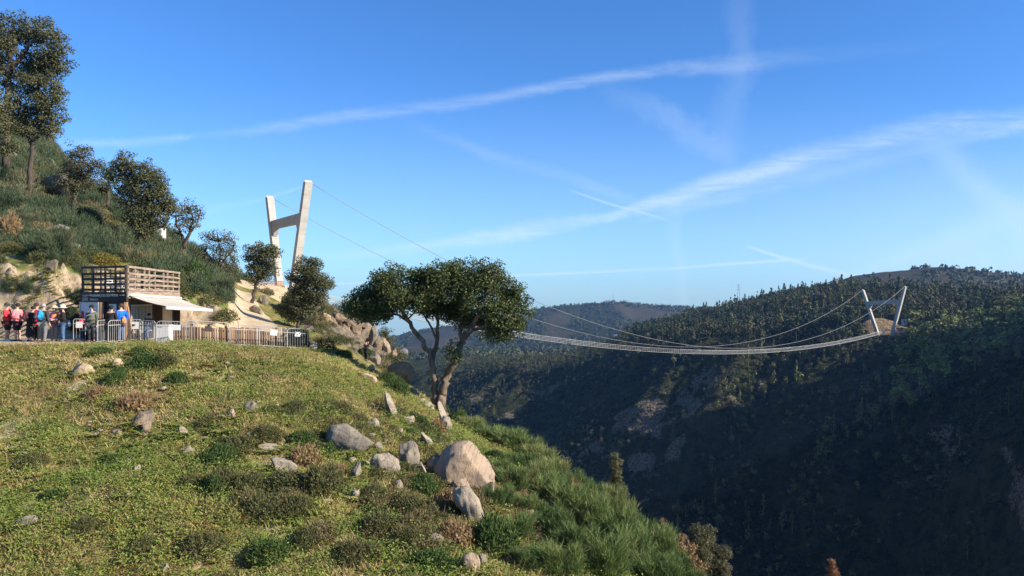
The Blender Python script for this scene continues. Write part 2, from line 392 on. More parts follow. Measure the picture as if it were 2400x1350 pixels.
def build_land():
    cols = sorted(LAND)
    Ys = np.unique(np.concatenate([np.geomspace(0.6, 450, 600), np.linspace(38.6, 52.5, 150)]))
    pxs = np.arange(-900, 2901, 8.0)
    T = np.array([np.interp(Ys, [p[0] for p in LAND[c]], [p[1] for p in LAND[c]]) for c in cols])     # (col, Y)
    Z = np.empty((len(Ys), len(pxs)))
    for j in range(len(Ys)):
        Z[j] = np.interp(pxs, cols, T[:, j])
    Z = smooth_axis(smooth_axis(Z, 0, 3), 1, 5)
    PX, YY = np.meshgrid(pxs, Ys); X = (PX - CX) / F * YY
    gy = np.gradient(Z, axis=0) / np.gradient(YY, axis=0)
    flat = (np.clip(1 - np.abs(Z + 2.12) / 0.45, 0, 1) > 0) & (YY > 31.3) & (YY < 50) & (PX < 745)
    flat = smooth_axis(flat.astype(float), 0, 2)
    ramp_ = ((YY > 50) & (YY < 82) & (PX > 538 - (YY - 50) * .0) & (PX < np.interp(YY, [50, 58, 66, 74, 82], [655, 648, 632, 608, 592]))).astype(float)
    ramp_ = smooth_axis(smooth_axis(ramp_, 0, 2), 1, 2)
    tame = np.clip(flat + ramp_, 0, 1)
    yf = np.interp(PX, [-400, 0, 200, 430, 520, 620, 740], [32.2, 32.4, 33.4, 35.3, 37.2, 38.6, 39.6])
    trod = np.clip(smooth_axis((flat * (YY > yf)).astype(float), 0, 1) + ramp_, 0, 1)
    bank = smooth_axis(((gy > 0.75) & (YY > 38.5) & (YY < 56) & (PX < 560)).astype(float), 0, 2)
    out = ((YY > 60) & (YY < 84) & (PX > 715) & (PX < 945)).astype(float); out = smooth_axis(smooth_axis(out, 0, 6), 1, 4)
    rock = np.clip(bank + out, 0, 1)
    far = np.clip((YY - 45) / 40, 0, 1)
    n1 = fbm(X / 2.6, YY / 2.6, 0, 4, 3); n2 = fbm(X / 0.7, YY / 0.7, 0, 3, 9); n3 = fbm(X / 12, YY / 12, 0, 4, 5)
    spot = np.clip(1.4 - np.hypot((PX - 862) / 55, (YY - 54) / 12), 0, 1)
    rough = np.clip((YY - 3) / 8, 0, 1) * (1 - tame) * (1 - .9 * spot)
    Z = Z + rough * (0.26 * n1 + 0.10 * n2 + far * 1.2 * n3) + tame * 0.015 * n2
    rk = np.abs(fbm(X / 1.6, YY / 1.6, Z / 1.6, 4, 21)) ; r2 = fbm(X / 0.5, Z / 0.5, YY / 0.5, 3, 22)
    Z = Z + rock * (1.4 * (0.30 - rk) + 0.42 * r2 + .16 * fbm(X / 0.22, Z / 0.22, YY / 0.22, 2, 23)) * (1 - tame)
    sh = Sheet(pxs, Ys, Z)
    # what covers the ground (kind of ground, not light): bare sand, rock
    sand = np.clip(trod * 1.2 + bank * 0.85 + ((PX > 480) & (PX < 700) & (YY > 84) & (YY < 262)) * 0.75 + ((PX > 715) & (PX < 800) & (YY > 72)) * 0.9, 0, 1)
    sand = np.maximum(sand, smooth_axis(((PX > 690) & (PX < 800) & (YY > 30) & (YY < 40) & (Z > -3.9)).astype(float), 0, 8) * 0.55 * (0.5 + n1))
    pt = smooth_axis(smooth_axis(((PX > 800) & (PX < 1010) & (YY > 31) & (YY < 47) | (PX > 150) & (PX < 215) & (YY > 26.5) & (YY < 30.5)).astype(float), 0, 6), 1, 4)
    sand = np.maximum(sand, pt * np.clip(.30 + 1.5 * n1 + .5 * n2, 0, .85))
    bare = np.clip((fbm(X / 1.25, YY / 1.25, 0, 4, 29) - .27) * 4, 0, .52) * ((YY > 14) & (YY < 46) & (PX < 1150)) * (1 - flat)
    sand = np.maximum(sand, bare)
    me = np_mesh('hillside', sh.verts(), sh.faces(), True, {'sand': ('POINT', sand.ravel()), 'stone': ('POINT', np.clip(rock, 0, 1).ravel()), 'crag': ('POINT', out.ravel())})
    return sh, me, trod, sand, bank

def ground_mat():
    m, nt, bs = new_mat('hillside_soil'); g = NG(nt); p = g.pos()
    n1 = g.noise(0.55, p, 6, 0.62); n2 = g.noise(2.6, p, 6, 0.65); n3 = g.noise(14, p, 4, 0.6); n4 = g.noise(0.16, p, 4)
    soil = g.mix(g.ramp(n2, 0.35, 0.65), (0.185, 0.130, 0.055, 1), (0.270, 0.205, 0.095, 1))
    green = g.mix(g.ramp(n3, 0.35, 0.65), (0.070, 0.100, 0.022, 1), (0.125, 0.150, 0.038, 1))
    c = g.mix(g.ramp(g.math('ADD', n1, g.math('MULTIPLY_ADD', n2, 0.5, -0.25)), 0.40, 0.56), soil, green)
    ora = g.ramp(g.noise(0.42, p, 5, 0.7, 0.5), 0.55, 0.64)
    c = g.mix(g.math('MULTIPLY', ora, 0.85), c, (0.36, 0.21, 0.09, 1))
    sandc = g.mix(g.ramp(n2, 0.3, 0.7), (0.40, 0.31, 0.19, 1), (0.50, 0.405, 0.26, 1))
    sandc = g.mix(g.ramp(n1, 0.50, 0.70), sandc, (0.30, 0.20, 0.105, 1))
    c = g.mix(g.ramp(g.math('ADD', g.attr('sand'), g.math('MULTIPLY_ADD', n2, 0.5, -0.25)), 0.40, 0.62), c, sandc)
    st = g.mix(g.ramp(n2, 0.35, 0.62), (0.34, 0.265, 0.18, 1), (0.20, 0.15, 0.105, 1))
    st = g.mix(g.ramp(g.noise(1.1, p, 5, 0.7), 0.55, 0.66), st, (0.14, 0.12, 0.09, 1))
    c = g.mix(g.math('MULTIPLY', g.ramp(g.math('ADD', g.attr('stone'), g.math('MULTIPLY_ADD', n1, 0.7, -0.35)), 0.35, 0.65), 0.75), c, st)
    crg = g.mix(g.ramp(n2, 0.38, 0.60), (0.205, 0.165, 0.120, 1), (0.085, 0.070, 0.055, 1))
    c = g.mix(g.ramp(g.math('ADD', g.attr('crag'), g.math('MULTIPLY_ADD', n2, 0.8, -0.4)), 0.42, 0.62), c, crg)
    fis = g.ramp(g.math('ABSOLUTE', g.math('SUBTRACT', g.noise(0.9, g.pos((1, .4, .55)), 6, 0.7, 0.6), 0.5)), 0.016, 0.0)
    c = g.mix(g.math('MULTIPLY', fis, g.math('MULTIPLY', g.attr('stone'), 0.8)), c, (0.075, 0.055, 0.038, 1))
    g.L.new(c, bs.inputs['Base Color']); bs.inputs['Roughness'].default_value = 0.95; bs.inputs['Specular IOR Level'].default_value = 0.1
    h = g.math('ADD', g.math('MULTIPLY', n2, 1.0), g.math('MULTIPLY', n3, 0.35))
    g.L.new(g.bump(h, 0.8, 0.12), bs.inputs['Normal'])
    return m

LANDS, land_me, TAME, SANDM, BANKM = build_land()
land = link('hillside', land_me, ground_mat()); tag(land, 'sunlit grassy hillside with bare sandy patches', None, None, 'structure')
def gz(x, Y): return float(LANDS.z(x, Y))

# the trodden path: level strip in front of the hut and the sandy ramp that climbs behind the fence
def path_mesh():
    vs, fs = [], []
    def strip(edges, n):
        b = sum(len(v) for v in vs)
        rows = []
        for Y, a, c in edges:
            px = np.linspace(a, c, n); x = (px - CX) / F * Y
            rows.append(np.stack([x, np.full(n, Y), LANDS.z(x, np.full(n, Y)) + 0.035], -1))
        R = np.array(rows); k = np.arange(R.shape[0] * n).reshape(-1, n) + b
        vs.append(R.reshape(-1, 3)); fs.append(np.stack([k[:-1, :-1], k[:-1, 1:], k[1:, 1:], k[1:, :-1]], -1).reshape(-1, 4))
    ed = []
    for Y in np.linspace(32.3, 37.9, 26):
        ed.append((Y, -880, np.interp(Y, [32.3, 33.4, 35.3, 36.4, 37.9], [-10, 200, 430, 470, 560])))
    strip(ed, 380)
    ed = []
    for Y in np.linspace(50.5, 82, 70):
        ed.append((Y, np.interp(Y, [50, 56, 60, 82], [560, 556, 546, 548]), np.interp(Y, [50, 58, 66, 74, 82], [652, 645, 628, 604, 588])))
    strip(ed, 26)
    return np_mesh('path', np.concatenate(vs), np.concatenate(fs), True)
def path_mat():
    m, nt, bs = new_mat('path_sand'); g = NG(nt); p = g.pos()
    n2 = g.noise(1.3, p, 6, 0.65); n3 = g.noise(9, p, 5, 0.7)
    c = g.mix(g.ramp(n2, 0.35, 0.65), (0.38, 0.295, 0.19, 1), (0.48, 0.385, 0.26, 1))
    c = g.mix(g.math('MULTIPLY', g.ramp(n3, 0.55, 0.72), 0.5), c, (0.33, 0.25, 0.16, 1))
    g.L.new(c, bs.inputs['Base Color']); bs.inputs['Roughness'].default_value = 0.95; bs.inputs['Specular IOR Level'].default_value = 0.1
    g.L.new(g.bump(n3, 0.5, 0.04), bs.inputs['Normal']); return m
path = link('path', path_mesh(), path_mat()); tag(path, 'pale sandy footpath past the hut and up the slope', None, None, 'structure')

# ------------------------------------------------------------------ the far side of the gorge
def wall_a(x, Y): return (x - 101.0) * 0.737 + (Y - 404.0) * 0.675
SHOULDER = [(-200, -100), (900, -100), (1000, -97), (1100, -88), (1200, -82), (1300, -74), (1400, -60), (1500, -46), (1600, -38), (1700, -34), (1800, -31), (1950, -28), (2075, -27.5), (2200, -30), (2300, -36), (2400, -34), (2600, -14), (2800, 5), (3200, 30), (4200, 60)]
CREST = [(-200, -130), (900, -118), (1000, -112), (1100, -108), (1200, -104), (1278, -100), (1340, -96), (1378, -84), (1490, -52), (1545, -44), (1655, -26), (1767, -11), (1870, 1), (1950, 6), (2075, 4), (2200, 0), (2300, -2), (2400, -4), (2600, 14), (2800, 30), (3200, 50), (4200, 70)]
SHIFT = [(2150, 0), (2250, 25), (2400, 88), (2600, 165), (3200, 200), (4200, 200)]
def build_far():
    pxs = np.concatenate([np.arange(500, 2500, 6.0), np.arange(2500, 4201, 20.0)])
    Ys = np.concatenate([np.geomspace(150, 1250, 400), np.geomspace(1260, 5200, 90)])
    PX, YY = np.meshgrid(pxs, Ys); X = (PX - CX) / F * YY
    a = wall_a(X, YY) + np.interp(PX, *zip(*SHIFT))
    b = (X - 101) * -0.675 + (YY - 404) * 0.737
    # side gullies and ribs running down the wall
    g1 = fbm(b / 95, a / 260, 0, 3, 31); g2 = fbm(b / 34, a / 80, 0, 4, 33); g3 = fbm(X / 15, YY / 15, 0, 4, 35)
    aw = a + 46 * g1 + 16 * g2
    S = np.interp(PX, *zip(*SHOULDER)); R = np.interp(PX, *zip(*CREST))
    t1 = np.clip((aw - 25) / 205, 0, 1); t2 = np.clip((aw - 230) / 330, 0, 1)
    t1 = np.clip(t1 * 1.25 - 0.25 * t1 * t1, 0, 1)
    Z = -178 + (S + 178) * t1 + (R - S) * (t2 * t2 * (3 - 2 * t2)) - np.clip(aw - 600, 0, None) * 0.10 - np.clip(-aw - 10, 0, 60) * -0.3
    body = np.clip((aw - 20) / 60, 0, 1)
    crag = np.clip(fbm(b / 50, a / 50, 0, 3, 41) * 2.4 - .25, 0, 1) * np.clip(.55 + 1.5 * fbm(b / 11, a / 14, 0, 3, 42), 0, 1) * np.clip((aw - 40) / 50, 0, 1) * np.clip((225 - aw) / 60, 0, 1)
    Z = Z + body * (5.0 * g2 * (1 - 0.6 * t2) + 2.6 * g3) + crag * (7 * np.abs(fbm(X / 18, YY / 18, 0, 4, 43)) - 2)
    # level pad and cleared ground under the far tower
    d = np.hypot((X - 296) / 17, (YY - 594) / 21); pad = np.clip(1.5 - d, 0, 1); pad = pad * pad * (3 - 2 * pad)
    Z = Z * (1 - pad) + pad * (-26.5 + 0.34 * (YY - 574) + 1.6 * g3)
    # far hills
    far = [(500, 800), (800, 800), (920, 788), (1000, 772), (1100, 752), (1240, 724), (1330, 713), (1450, 706), (1560, 715), (1650, 722), (1800, 735), (2100, 760), (4200, 740)]
    pyf = np.interp(PX, *zip(*far)) + 2.5 * fbm(PX / 60, 0, 0, 4, 51)
    z3 = (HY - pyf) / F * 3200
    low = (HY - 905) / F * 1500
    tf = np.clip((YY - 1500) / 1700, 0, 1)
    hills = low + (z3 - low) * tf ** 1.15 - np.clip(YY - 3200, 0, None) * 0.2
    hills = hills + (26 * fbm(X / 300, YY / 420, 0, 4, 53) - 14 * np.abs(fbm(X / 170, YY / 300, 0, 3, 55))) * np.clip(tf * 4, 0, 1) * np.clip((1 - tf) * 5, 0.12, 1)
    back = [(1500, 800), (1800, 740), (1900, 678), (1950, 660), (2000, 646), (2060, 637), (2150, 630), (2180, 626), (2240, 626), (2300, 634), (2400, 645), (2600, 652), (4200, 600)]
    pyb = np.interp(PX, *zip(*back)) + 2.0 * fbm(PX / 40, 0, 0, 4, 57)
    z2 = (HY - pyb) / F * 1700; tb = np.clip((YY - 1050) / 650, 0, 1)
    hb = (-30 + (z2 + 30) * tb) - np.clip(YY - 1700, 0, None) * 0.25 + 5 * fbm(X / 120, YY / 160, 0, 4, 59) * np.clip((1 - tb) * 4, 0.1, 1)
    hb = np.where(PX > 1760, hb, -400)
    Zall = np.maximum(np.maximum(Z, np.where(YY > 1200, hills, -400)), np.where(YY > 1000, hb, -400))
    sh = Sheet(pxs, Ys, Zall)
    clear = np.clip(pad * 1.2, 0, 1)
    c2 = ((YY > 1500) & (fbm(X / 260, YY / 420, 0, 3, 61) > 0.34)).astype(float)
    c2 = np.maximum(c2, ((PX > 1285) & (PX < 1345) & (YY > 2300) & (YY < 3000)).astype(float)); c2 = smooth_axis(smooth_axis(c2, 0, 1), 1, 2)
    moor = ((hb >= Z) & (PX > 1800) & (YY > 1200)).astype(float); moor = smooth_axis(moor, 0, 2)
    me = np_mesh('mountain', sh.verts(), sh.faces(), True, {'bare': ('POINT', clear.ravel()), 'cut': ('POINT', (c2 * (YY > 1500)).ravel()), 'moor': ('POINT', moor.ravel()), 'crag': ('POINT', crag.ravel())})
    return sh, me, crag, moor, pad, c2, aw
FARS, far_me, CRAG, MOOR, PAD, CUT, AWALL = build_far()
def far_mat():
    m, nt, bs = new_mat('mountain_cover'); g = NG(nt); p = g.pos()
    n1 = g.noise(0.03, p, 6, 0.65); n2 = g.noise(0.16, p, 6, 0.7); n3 = g.noise(0.011, p, 5, 0.6)
    c = g.mix(g.ramp(n2, 0.38, 0.62), (0.012, 0.019, 0.009, 1), (0.040, 0.045, 0.021, 1))  # cover colours lowered as well to deepen the gorge shade
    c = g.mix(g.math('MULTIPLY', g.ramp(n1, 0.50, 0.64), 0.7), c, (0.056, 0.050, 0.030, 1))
    stone = g.mix(g.ramp(g.noise(0.7, p, 5, 0.75), 0.42, 0.58), (0.045, 0.042, 0.034, 1), (0.23, 0.185, 0.14, 1))
    c = g.mix(g.math('MULTIPLY', g.ramp(g.math('ADD', g.attr('crag'), g.math('MULTIPLY_ADD', n2, 0.8, -0.4)), 0.35, 0.6), 0.9), c, stone)
    c = g.mix(g.math('MULTIPLY', g.attr('moor'), 0.7), c, g.mix(g.ramp(n3, 0.4, 0.6), (0.080, 0.056, 0.036, 1), (0.048, 0.046, 0.026, 1)))
    c = g.mix(g.math('MULTIPLY', g.attr('cut'), 0.55), c, (0.080, 0.066, 0.042, 1))
    ter = g.math('SINE', g.math('MULTIPLY', g.n('ShaderNodeSeparateXYZ').outputs[2], 1.0))
    sx = g.n('ShaderNodeSeparateXYZ'); g.L.new(p, sx.inputs[0])
    ter = g.ramp(g.math('SINE', g.math('MULTIPLY', g.math('ADD', sx.outputs[2], g.math('MULTIPLY', n2, 2.2)), 3.2)), -0.2, 0.5)
    bare = g.mix(ter, (0.20, 0.14, 0.085, 1), (0.265, 0.195, 0.12, 1))
    c = g.mix(g.ramp(g.math('ADD', g.attr('bare'), g.math('MULTIPLY_ADD', n2, 0.9, -0.45)), 0.35, 0.6), c, bare)
    g.L.new(c, bs.inputs['Base Color']); bs.inputs['Roughness'].default_value = 1.0; bs.inputs['Specular IOR Level'].default_value = 0.05
    h = g.math('ADD', g.math('MULTIPLY', g.noise(0.22, p, 5, 0.7), 1.0), g.math('MULTIPLY', n1, 1.5))
    g.L.new(g.bump(h, 1.0, 5.0), bs.inputs['Normal'])
    return m
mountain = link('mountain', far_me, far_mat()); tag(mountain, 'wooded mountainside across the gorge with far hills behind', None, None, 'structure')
# the ridge to the right of the view whose shadow lies in the gorge
def build_ridge():
    pts = []
    for (px, py) in [(1330, 1120), (1500, 1030), (1640, 1010), (1760, 1000), (1900, 985), (2020, 955), (2150, 915), (2260, 868), (2340, 810), (2420, 745)]:
        q = FARS.hit(px, py, 160, 1200); pts.append(q + 440 * np.array(SDIR))
    C = tube_line(pts, 14); C[:, 2] += 5 * fbm(np.arange(len(C)) / 5., 0, 0, 3, 77)
    d0 = C[0] - C[4]; d1 = C[-1] - C[-5]
    pre = [C[0] + d0 * k + np.array((0, 0, -26. * k)) for k in (6, 5, 4, 3, 2, 1)]; post = [C[-1] + d1 * k + np.array((0, 0, -6. * k)) for k in range(1, 7)]
    C = np.concatenate([pre, C, post]); n = len(C)
    dr = np.gradient(C[:, :2], axis=0); nr = np.stack([dr[:, 1], -dr[:, 0]], -1); nr /= np.linalg.norm(nr, axis=1, keepdims=True)
    rows = []
    for w, dz in [(-200, -330), (-120, -170), (-50, -55), (-12, -8), (0, 0), (14, -9), (60, -50), (160, -150), (330, -330)]:
        p = C.copy(); p[:, :2] += nr * w; p[:, 2] += dz; p[:, 2] = np.maximum(p[:, 2], -195); p += (rng.normal(0, 1.2, p.shape) if abs(w) > 1 else 0); rows.append(p)
    R = np.array(rows); k = np.arange(R.shape[0] * n).reshape(-1, n)
    return np_mesh('hill', R.reshape(-1, 3), np.stack([k[:-1, :-1], k[:-1, 1:], k[1:, 1:], k[1:, :-1]], -1).reshape(-1, 4), True)
def tube_line(pts, m):
    pts = np.asarray(pts); t = np.linspace(0, len(pts) - 1, len(pts) * m // 3); return np.stack([np.interp(t, np.arange(len(pts)), pts[:, i]) for i in range(3)], -1)
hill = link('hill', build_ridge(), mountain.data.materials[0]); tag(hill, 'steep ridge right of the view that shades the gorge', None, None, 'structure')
def fz(x, Y): return float(FARS.z(x, Y))
# ------------------------------------------------------------------ plants: generators
def rand_dirs(n):
    v = rng.normal(size=(n, 3)); return v / np.linalg.norm(v, axis=1, keepdims=True)
def unit(v): return v / np.maximum(np.linalg.norm(v, axis=-1, keepdims=True), 1e-9)

def leaf_quads(c, nrm, ln, wd):
    """leaf-sized quads (a folded rhombus): centres c, normals, length, width -> verts, faces"""
    n = len(c); t = unit(np.cross(nrm, rand_dirs(n))); s = np.cross(nrm, t)
    ln = np.broadcast_to(ln, (n,))[:, None]; wd = np.broadcast_to(wd, (n,))[:, None]
    v = np.stack([c - t * ln / 2, c + s * wd / 2 - t * ln * .05, c + t * ln / 2, c - s * wd / 2 - t * ln * .05], 1)
    return v.reshape(-1, 3), np.arange(4 * n).reshape(n, 4)

def blades(base, d, ln, wd, bend):
    """narrow bent blades; returns verts, quads, tris, n"""
    n = len(base); d = unit(d); ln = np.broadcast_to(ln, (n,))[:, None]; wd = np.broadcast_to(wd, (n,))[:, None]
    s = unit(np.cross(d, rand_dirs(n)))
    g = np.array((0, 0, -1.0)); b = np.broadcast_to(bend, (n,))[:, None]
    mid = base + d * ln * .55 + g * ln * b * .15
    tip = base + d * ln + g * ln * b * .55
    v = np.stack([base - s * wd / 2, base + s * wd / 2, mid - s * wd * .4, mid + s * wd * .4, tip], 1).reshape(-1, 3)
    k = np.arange(n)[:, None] * 5
    return v, np.concatenate([k, k + 1, k + 3, k + 2], 1), np.concatenate([k + 2, k + 3, k + 4], 1)

class Plant:
    """prototype: verts, quads, tris, tint per face"""
    def __init__(s): s.v = np.zeros((0, 3)); s.q = np.zeros((0, 4), int); s.t = np.zeros((0, 3), int); s.tq = np.zeros(0); s.tt = np.zeros(0)
    def add(s, v, q=None, t=None, tq=None, tt=None):
        b = len(s.v); s.v = np.concatenate([s.v, v])
        if q is not None and len(q): s.q = np.concatenate([s.q, q + b]); s.tq = np.concatenate([s.tq, np.broadcast_to(tq, (len(q),))])
        if t is not None and len(t): s.t = np.concatenate([s.t, t + b]); s.tt = np.concatenate([s.tt, np.broadcast_to(tt, (len(t),))])
        return s
    def blades(s, base, d, ln, wd, bend, tint):
        v, q, t = blades(base, d, ln, wd, bend); return s.add(v, q, t, tint, tint)
    def leaves(s, c, n, ln, wd, tint):
        v, q = leaf_quads(c, n, ln, wd); return s.add(v, q, None, tint)
    def mesh(s, name, smooth=False):
        return np_mesh(name, s.v, [s.q, s.t], smooth, {'tint': ('FACE', np.clip(np.concatenate([s.tq, s.tt]), 0, 1))})

def scatter(protos, pos, sc, rz, tint, which=None, lean=None):
    """many copies of prototypes welded into one plant mass"""
    out = Plant(); vs, qs, ts, tq, tt = [], [], [], [], []; base = 0
    which = rng.integers(0, len(protos), len(pos)) if which is None else which
    for k, p in enumerate(protos):
        i = np.nonzero(which == k)[0]
        if not len(i): continue
        c, s_ = np.cos(rz[i])[:, None], np.sin(rz[i])[:, None]
        S = np.asarray(sc[i], float); S = S[:, None] if S.ndim == 1 else S
        X = p.v[None, :, 0] * S[:, :1]; Y = p.v[None, :, 1] * S[:, :1]; Z = p.v[None, :, 2] * S[:, -1:]
        v = np.stack([X * c - Y * s_, X * s_ + Y * c, Z], -1) + pos[i][:, None, :]
        off = (np.arange(len(i)) * len(p.v) + base)[:, None, None]
        vs.append(v.reshape(-1, 3)); base += len(i) * len(p.v)
        qs.append((p.q[None] + off).reshape(-1, 4)); ts.append((p.t[None] + off).reshape(-1, 3))
        tq.append((p.tq[None] + tint[i][:, None]).ravel()); tt.append((p.tt[None] + tint[i][:, None]).ravel())
    out.v = np.concatenate(vs); out.q = np.concatenate(qs); out.t = np.concatenate(ts); out.tq = np.concatenate(tq); out.tt = np.concatenate(tt)
    return out

def ramp_leaf_mat(name, stops, trans=0.2, rough=0.7):
    m, nt, bs = new_mat(name); g = NG(nt)
    cr = g.n('ShaderNodeValToRGB'); g.L.new(g.attr('tint'), cr.inputs[0]); e = cr.color_ramp.elements
    while len(e) < len(stops): e.new(0.5)
    for k, (p, c) in enumerate(stops): e[k].position = p; e[k].color = (*c, 1)
    g.L.new(cr.outputs[0], bs.inputs['Base Color']); bs.inputs['Roughness'].default_value = rough; bs.inputs['Specular IOR Level'].default_value = 0.2
    tr = g.n('ShaderNodeBsdfTranslucent'); g.L.new(cr.outputs[0], tr.inputs[0])
    ms = g.n('ShaderNodeMixShader'); ms.inputs[0].default_value = trans
    g.L.new(bs.outputs[0], ms.inputs[1]); g.L.new(tr.outputs[0], ms.inputs[2]); g.L.new(ms.outputs[0], nt.nodes['Material Output'].inputs[0])
    return m

M_BARK = simple('bark', (0.085, 0.065, 0.05), (0.045, 0.036, 0.03), 9, 0.95, bump=0.8, bscale=22, stretch=(1, 1, 0.25))
M_BARKC = simple('cork_bark', (0.17, 0.125, 0.09), (0.075, 0.055, 0.042), 5, 0.95, bump=1.0, bscale=14, stretch=(1, 1, 0.3))
M_OAK = leaf_mat('cork_oak_leaf', (0.026, 0.043, 0.014), (0.125, 0.142, 0.046), 0.26)
M_OAK2 = leaf_mat('hill_oak_leaf', (0.044, 0.056, 0.026), (0.185, 0.172, 0.080), 0.32)
M_THIN = leaf_mat('sparse_leaf', (0.050, 0.054, 0.030), (0.165, 0.150, 0.078), 0.3)
M_GRASS = ramp_leaf_mat('grass_blade', [(0.0, (0.47, 0.36, 0.18)), (0.28, (0.40, 0.335, 0.125)), (0.52, (0.31, 0.30, 0.085)), (0.80, (0.225, 0.270, 0.062)), (1.0, (0.145, 0.195, 0.048))], 0.30)
M_FERN = ramp_leaf_mat('fern_frond', [(0.0, (0.24, 0.15, 0.06)), (0.2, (0.27, 0.275, 0.070)), (0.6, (0.205, 0.275, 0.056)), (1.0, (0.120, 0.185, 0.040))], 0.30)
M_HEATH = ramp_leaf_mat('heather_leaf', [(0.0, (0.042, 0.054, 0.018)), (0.45, (0.078, 0.084, 0.030)), (0.75, (0.130, 0.112, 0.048)), (1.0, (0.21, 0.155, 0.08))], 0.15)
M_HEATHG = ramp_leaf_mat('rockrose_leaf', [(0.0, (0.026, 0.048, 0.015)), (0.5, (0.055, 0.092, 0.024)), (1.0, (0.100, 0.145, 0.038))], 0.15)
M_DRY = ramp_leaf_mat('dry_twig', [(0.0, (0.150, 0.098, 0.048)), (0.5, (0.230, 0.148, 0.075)), (1.0, (0.31, 0.21, 0.11))], 0.1)
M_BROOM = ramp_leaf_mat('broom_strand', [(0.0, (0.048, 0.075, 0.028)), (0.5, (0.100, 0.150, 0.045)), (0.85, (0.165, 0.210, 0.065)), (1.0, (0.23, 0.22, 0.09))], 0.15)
M_THICK = ramp_leaf_mat('thicket_strand', [(0.0, (0.028, 0.046, 0.026)), (0.4, (0.052, 0.080, 0.040)), (0.75, (0.092, 0.112, 0.058)), (1.0, (0.17, 0.135, 0.08))], 0.15)
M_BROOMR = ramp_leaf_mat('dead_broom', [(0.0, (0.13, 0.06, 0.03)), (1.0, (0.27, 0.13, 0.06))], 0.1)
M_FOREST = ramp_leaf_mat('forest_leaf', [(0.0, (0.018, 0.032, 0.016)), (0.40, (0.052, 0.064, 0.028)), (0.62, (0.098, 0.092, 0.044)), (0.80, (0.140, 0.112, 0.058)), (0.88, (0.115, 0.165, 0.034)), (1.0, (0.170, 0.240, 0.045))], 0.15)

# ---- prototypes of small plants
def proto_tuft(nb, h, spread):
    p = Plant(); a = rng.uniform(0, 2 * PI, nb); r = rng.uniform(0, .06, nb)
    base = np.stack([np.cos(a) * r, np.sin(a) * r, np.full(nb, -.02)], -1)
    d = np.stack([np.cos(a) * spread, np.sin(a) * spread, np.ones(nb)], -1) + rng.normal(0, .18, (nb, 3))
    return p.blades(base, d, h * rng.uniform(.55, 1.1, nb), rng.uniform(.018, .034, nb), rng.uniform(.2, 1.0, nb), rng.normal(0, .06, nb))
def proto_fern(nf, L):
    p = Plant()
    for k in range(nf):
        a = 2 * PI * k / nf + rng.uniform(-.4, .4); ln = L * rng.uniform(.6, 1.1); t = np.linspace(.12, 1, 8)
        out = ln * (t * .72); up = ln * (1.0 * t - .62 * t * t)
        pts = np.stack([np.cos(a) * out, np.sin(a) * out, up], -1)
        sd = np.array((-math.sin(a), math.cos(a), 0))
        for sg in (-1, 1):
            w = ln * .20 * (1 - t) ** .7 + .015
            c = pts + sd * sg * w[:, None] * .55
            v = np.stack([pts + np.array((0, 0, .004)), c + np.array((math.cos(a), math.sin(a), .1)) * .05, pts + sd * sg * w[:, None] + np.array((math.cos(a), math.sin(a), -.3)) * .04, c - np.array((math.cos(a), math.sin(a), 0)) * .012], 1).reshape(-1, 3)
            p.add(v, np.arange(32).reshape(8, 4), None, rng.normal(0, .05) + .12 * t)
    return p
def proto_mound(n, R, H, ln, wd, stiff=.5):
    """dense twiggy dome"""
    p = Plant(); d = rand_dirs(n); d[:, 2] = np.abs(d[:, 2]) ** .8
    lump = 1 + .28 * fbm(d[:, 0] * 1.8 + rng.uniform(0, 50), d[:, 1] * 1.8, d[:, 2] * 1.8, 3, 71)
    r = rng.uniform(.55, 1.0, n) ** .6 * lump
    c = np.stack([d[:, 0] * R * r, d[:, 1] * R * r, d[:, 2] * H * r - .04], -1)
    dd = d * .8 + np.array((0, 0, stiff)) + rng.normal(0, .35, (n, 3))
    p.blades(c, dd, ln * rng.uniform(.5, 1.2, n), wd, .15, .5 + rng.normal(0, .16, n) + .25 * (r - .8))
    m = n // 2
    p.leaves(c[:m] + rng.normal(0, .03, (m, 3)), unit(d[:m] + rng.normal(0, .6, (m, 3))), ln * .55, ln * .35, .45 + rng.normal(0, .2, m))
    return p
def proto_broom(n, R, H, wd):
    p = Plant(); a = rng.uniform(0, 2 * PI, n); r = np.sqrt(rng.uniform(0, 1, n))
    tufts = 22; ta = rng.uniform(0, 2 * PI, tufts); tr = np.sqrt(rng.uniform(0, 1, tufts)) * .75; th = rng.uniform(.6, 1.05, tufts)
    k = rng.integers(0, tufts, n)
    bx = np.cos(ta[k]) * tr[k] * R + rng.normal(0, .11 * R, n); by = np.sin(ta[k]) * tr[k] * R + rng.normal(0, .11 * R, n)
    h0 = rng.uniform(0, .82, n) * H * th[k]
    base = np.stack([bx, by, h0], -1)
    d = np.stack([bx / R * .55, by / R * .55, np.ones(n)], -1) + rng.normal(0, .34, (n, 3))
    ln = H * th[k] * rng.uniform(.13, .34, n)
    m = n // 4; p.leaves(base[:m] + rng.normal(0, .03 * R, (m, 3)), rand_dirs(m), wd * 4.5, wd * 2, .42 + rng.normal(0, .2, m))
    return p.blades(base, d, ln, wd * rng.uniform(.7, 1.3, n), rng.uniform(0, .25, n), .45 + rng.normal(0, .13, n) + .35 * (h0 / H - .25) + rng.normal(0, .09, tufts)[k])

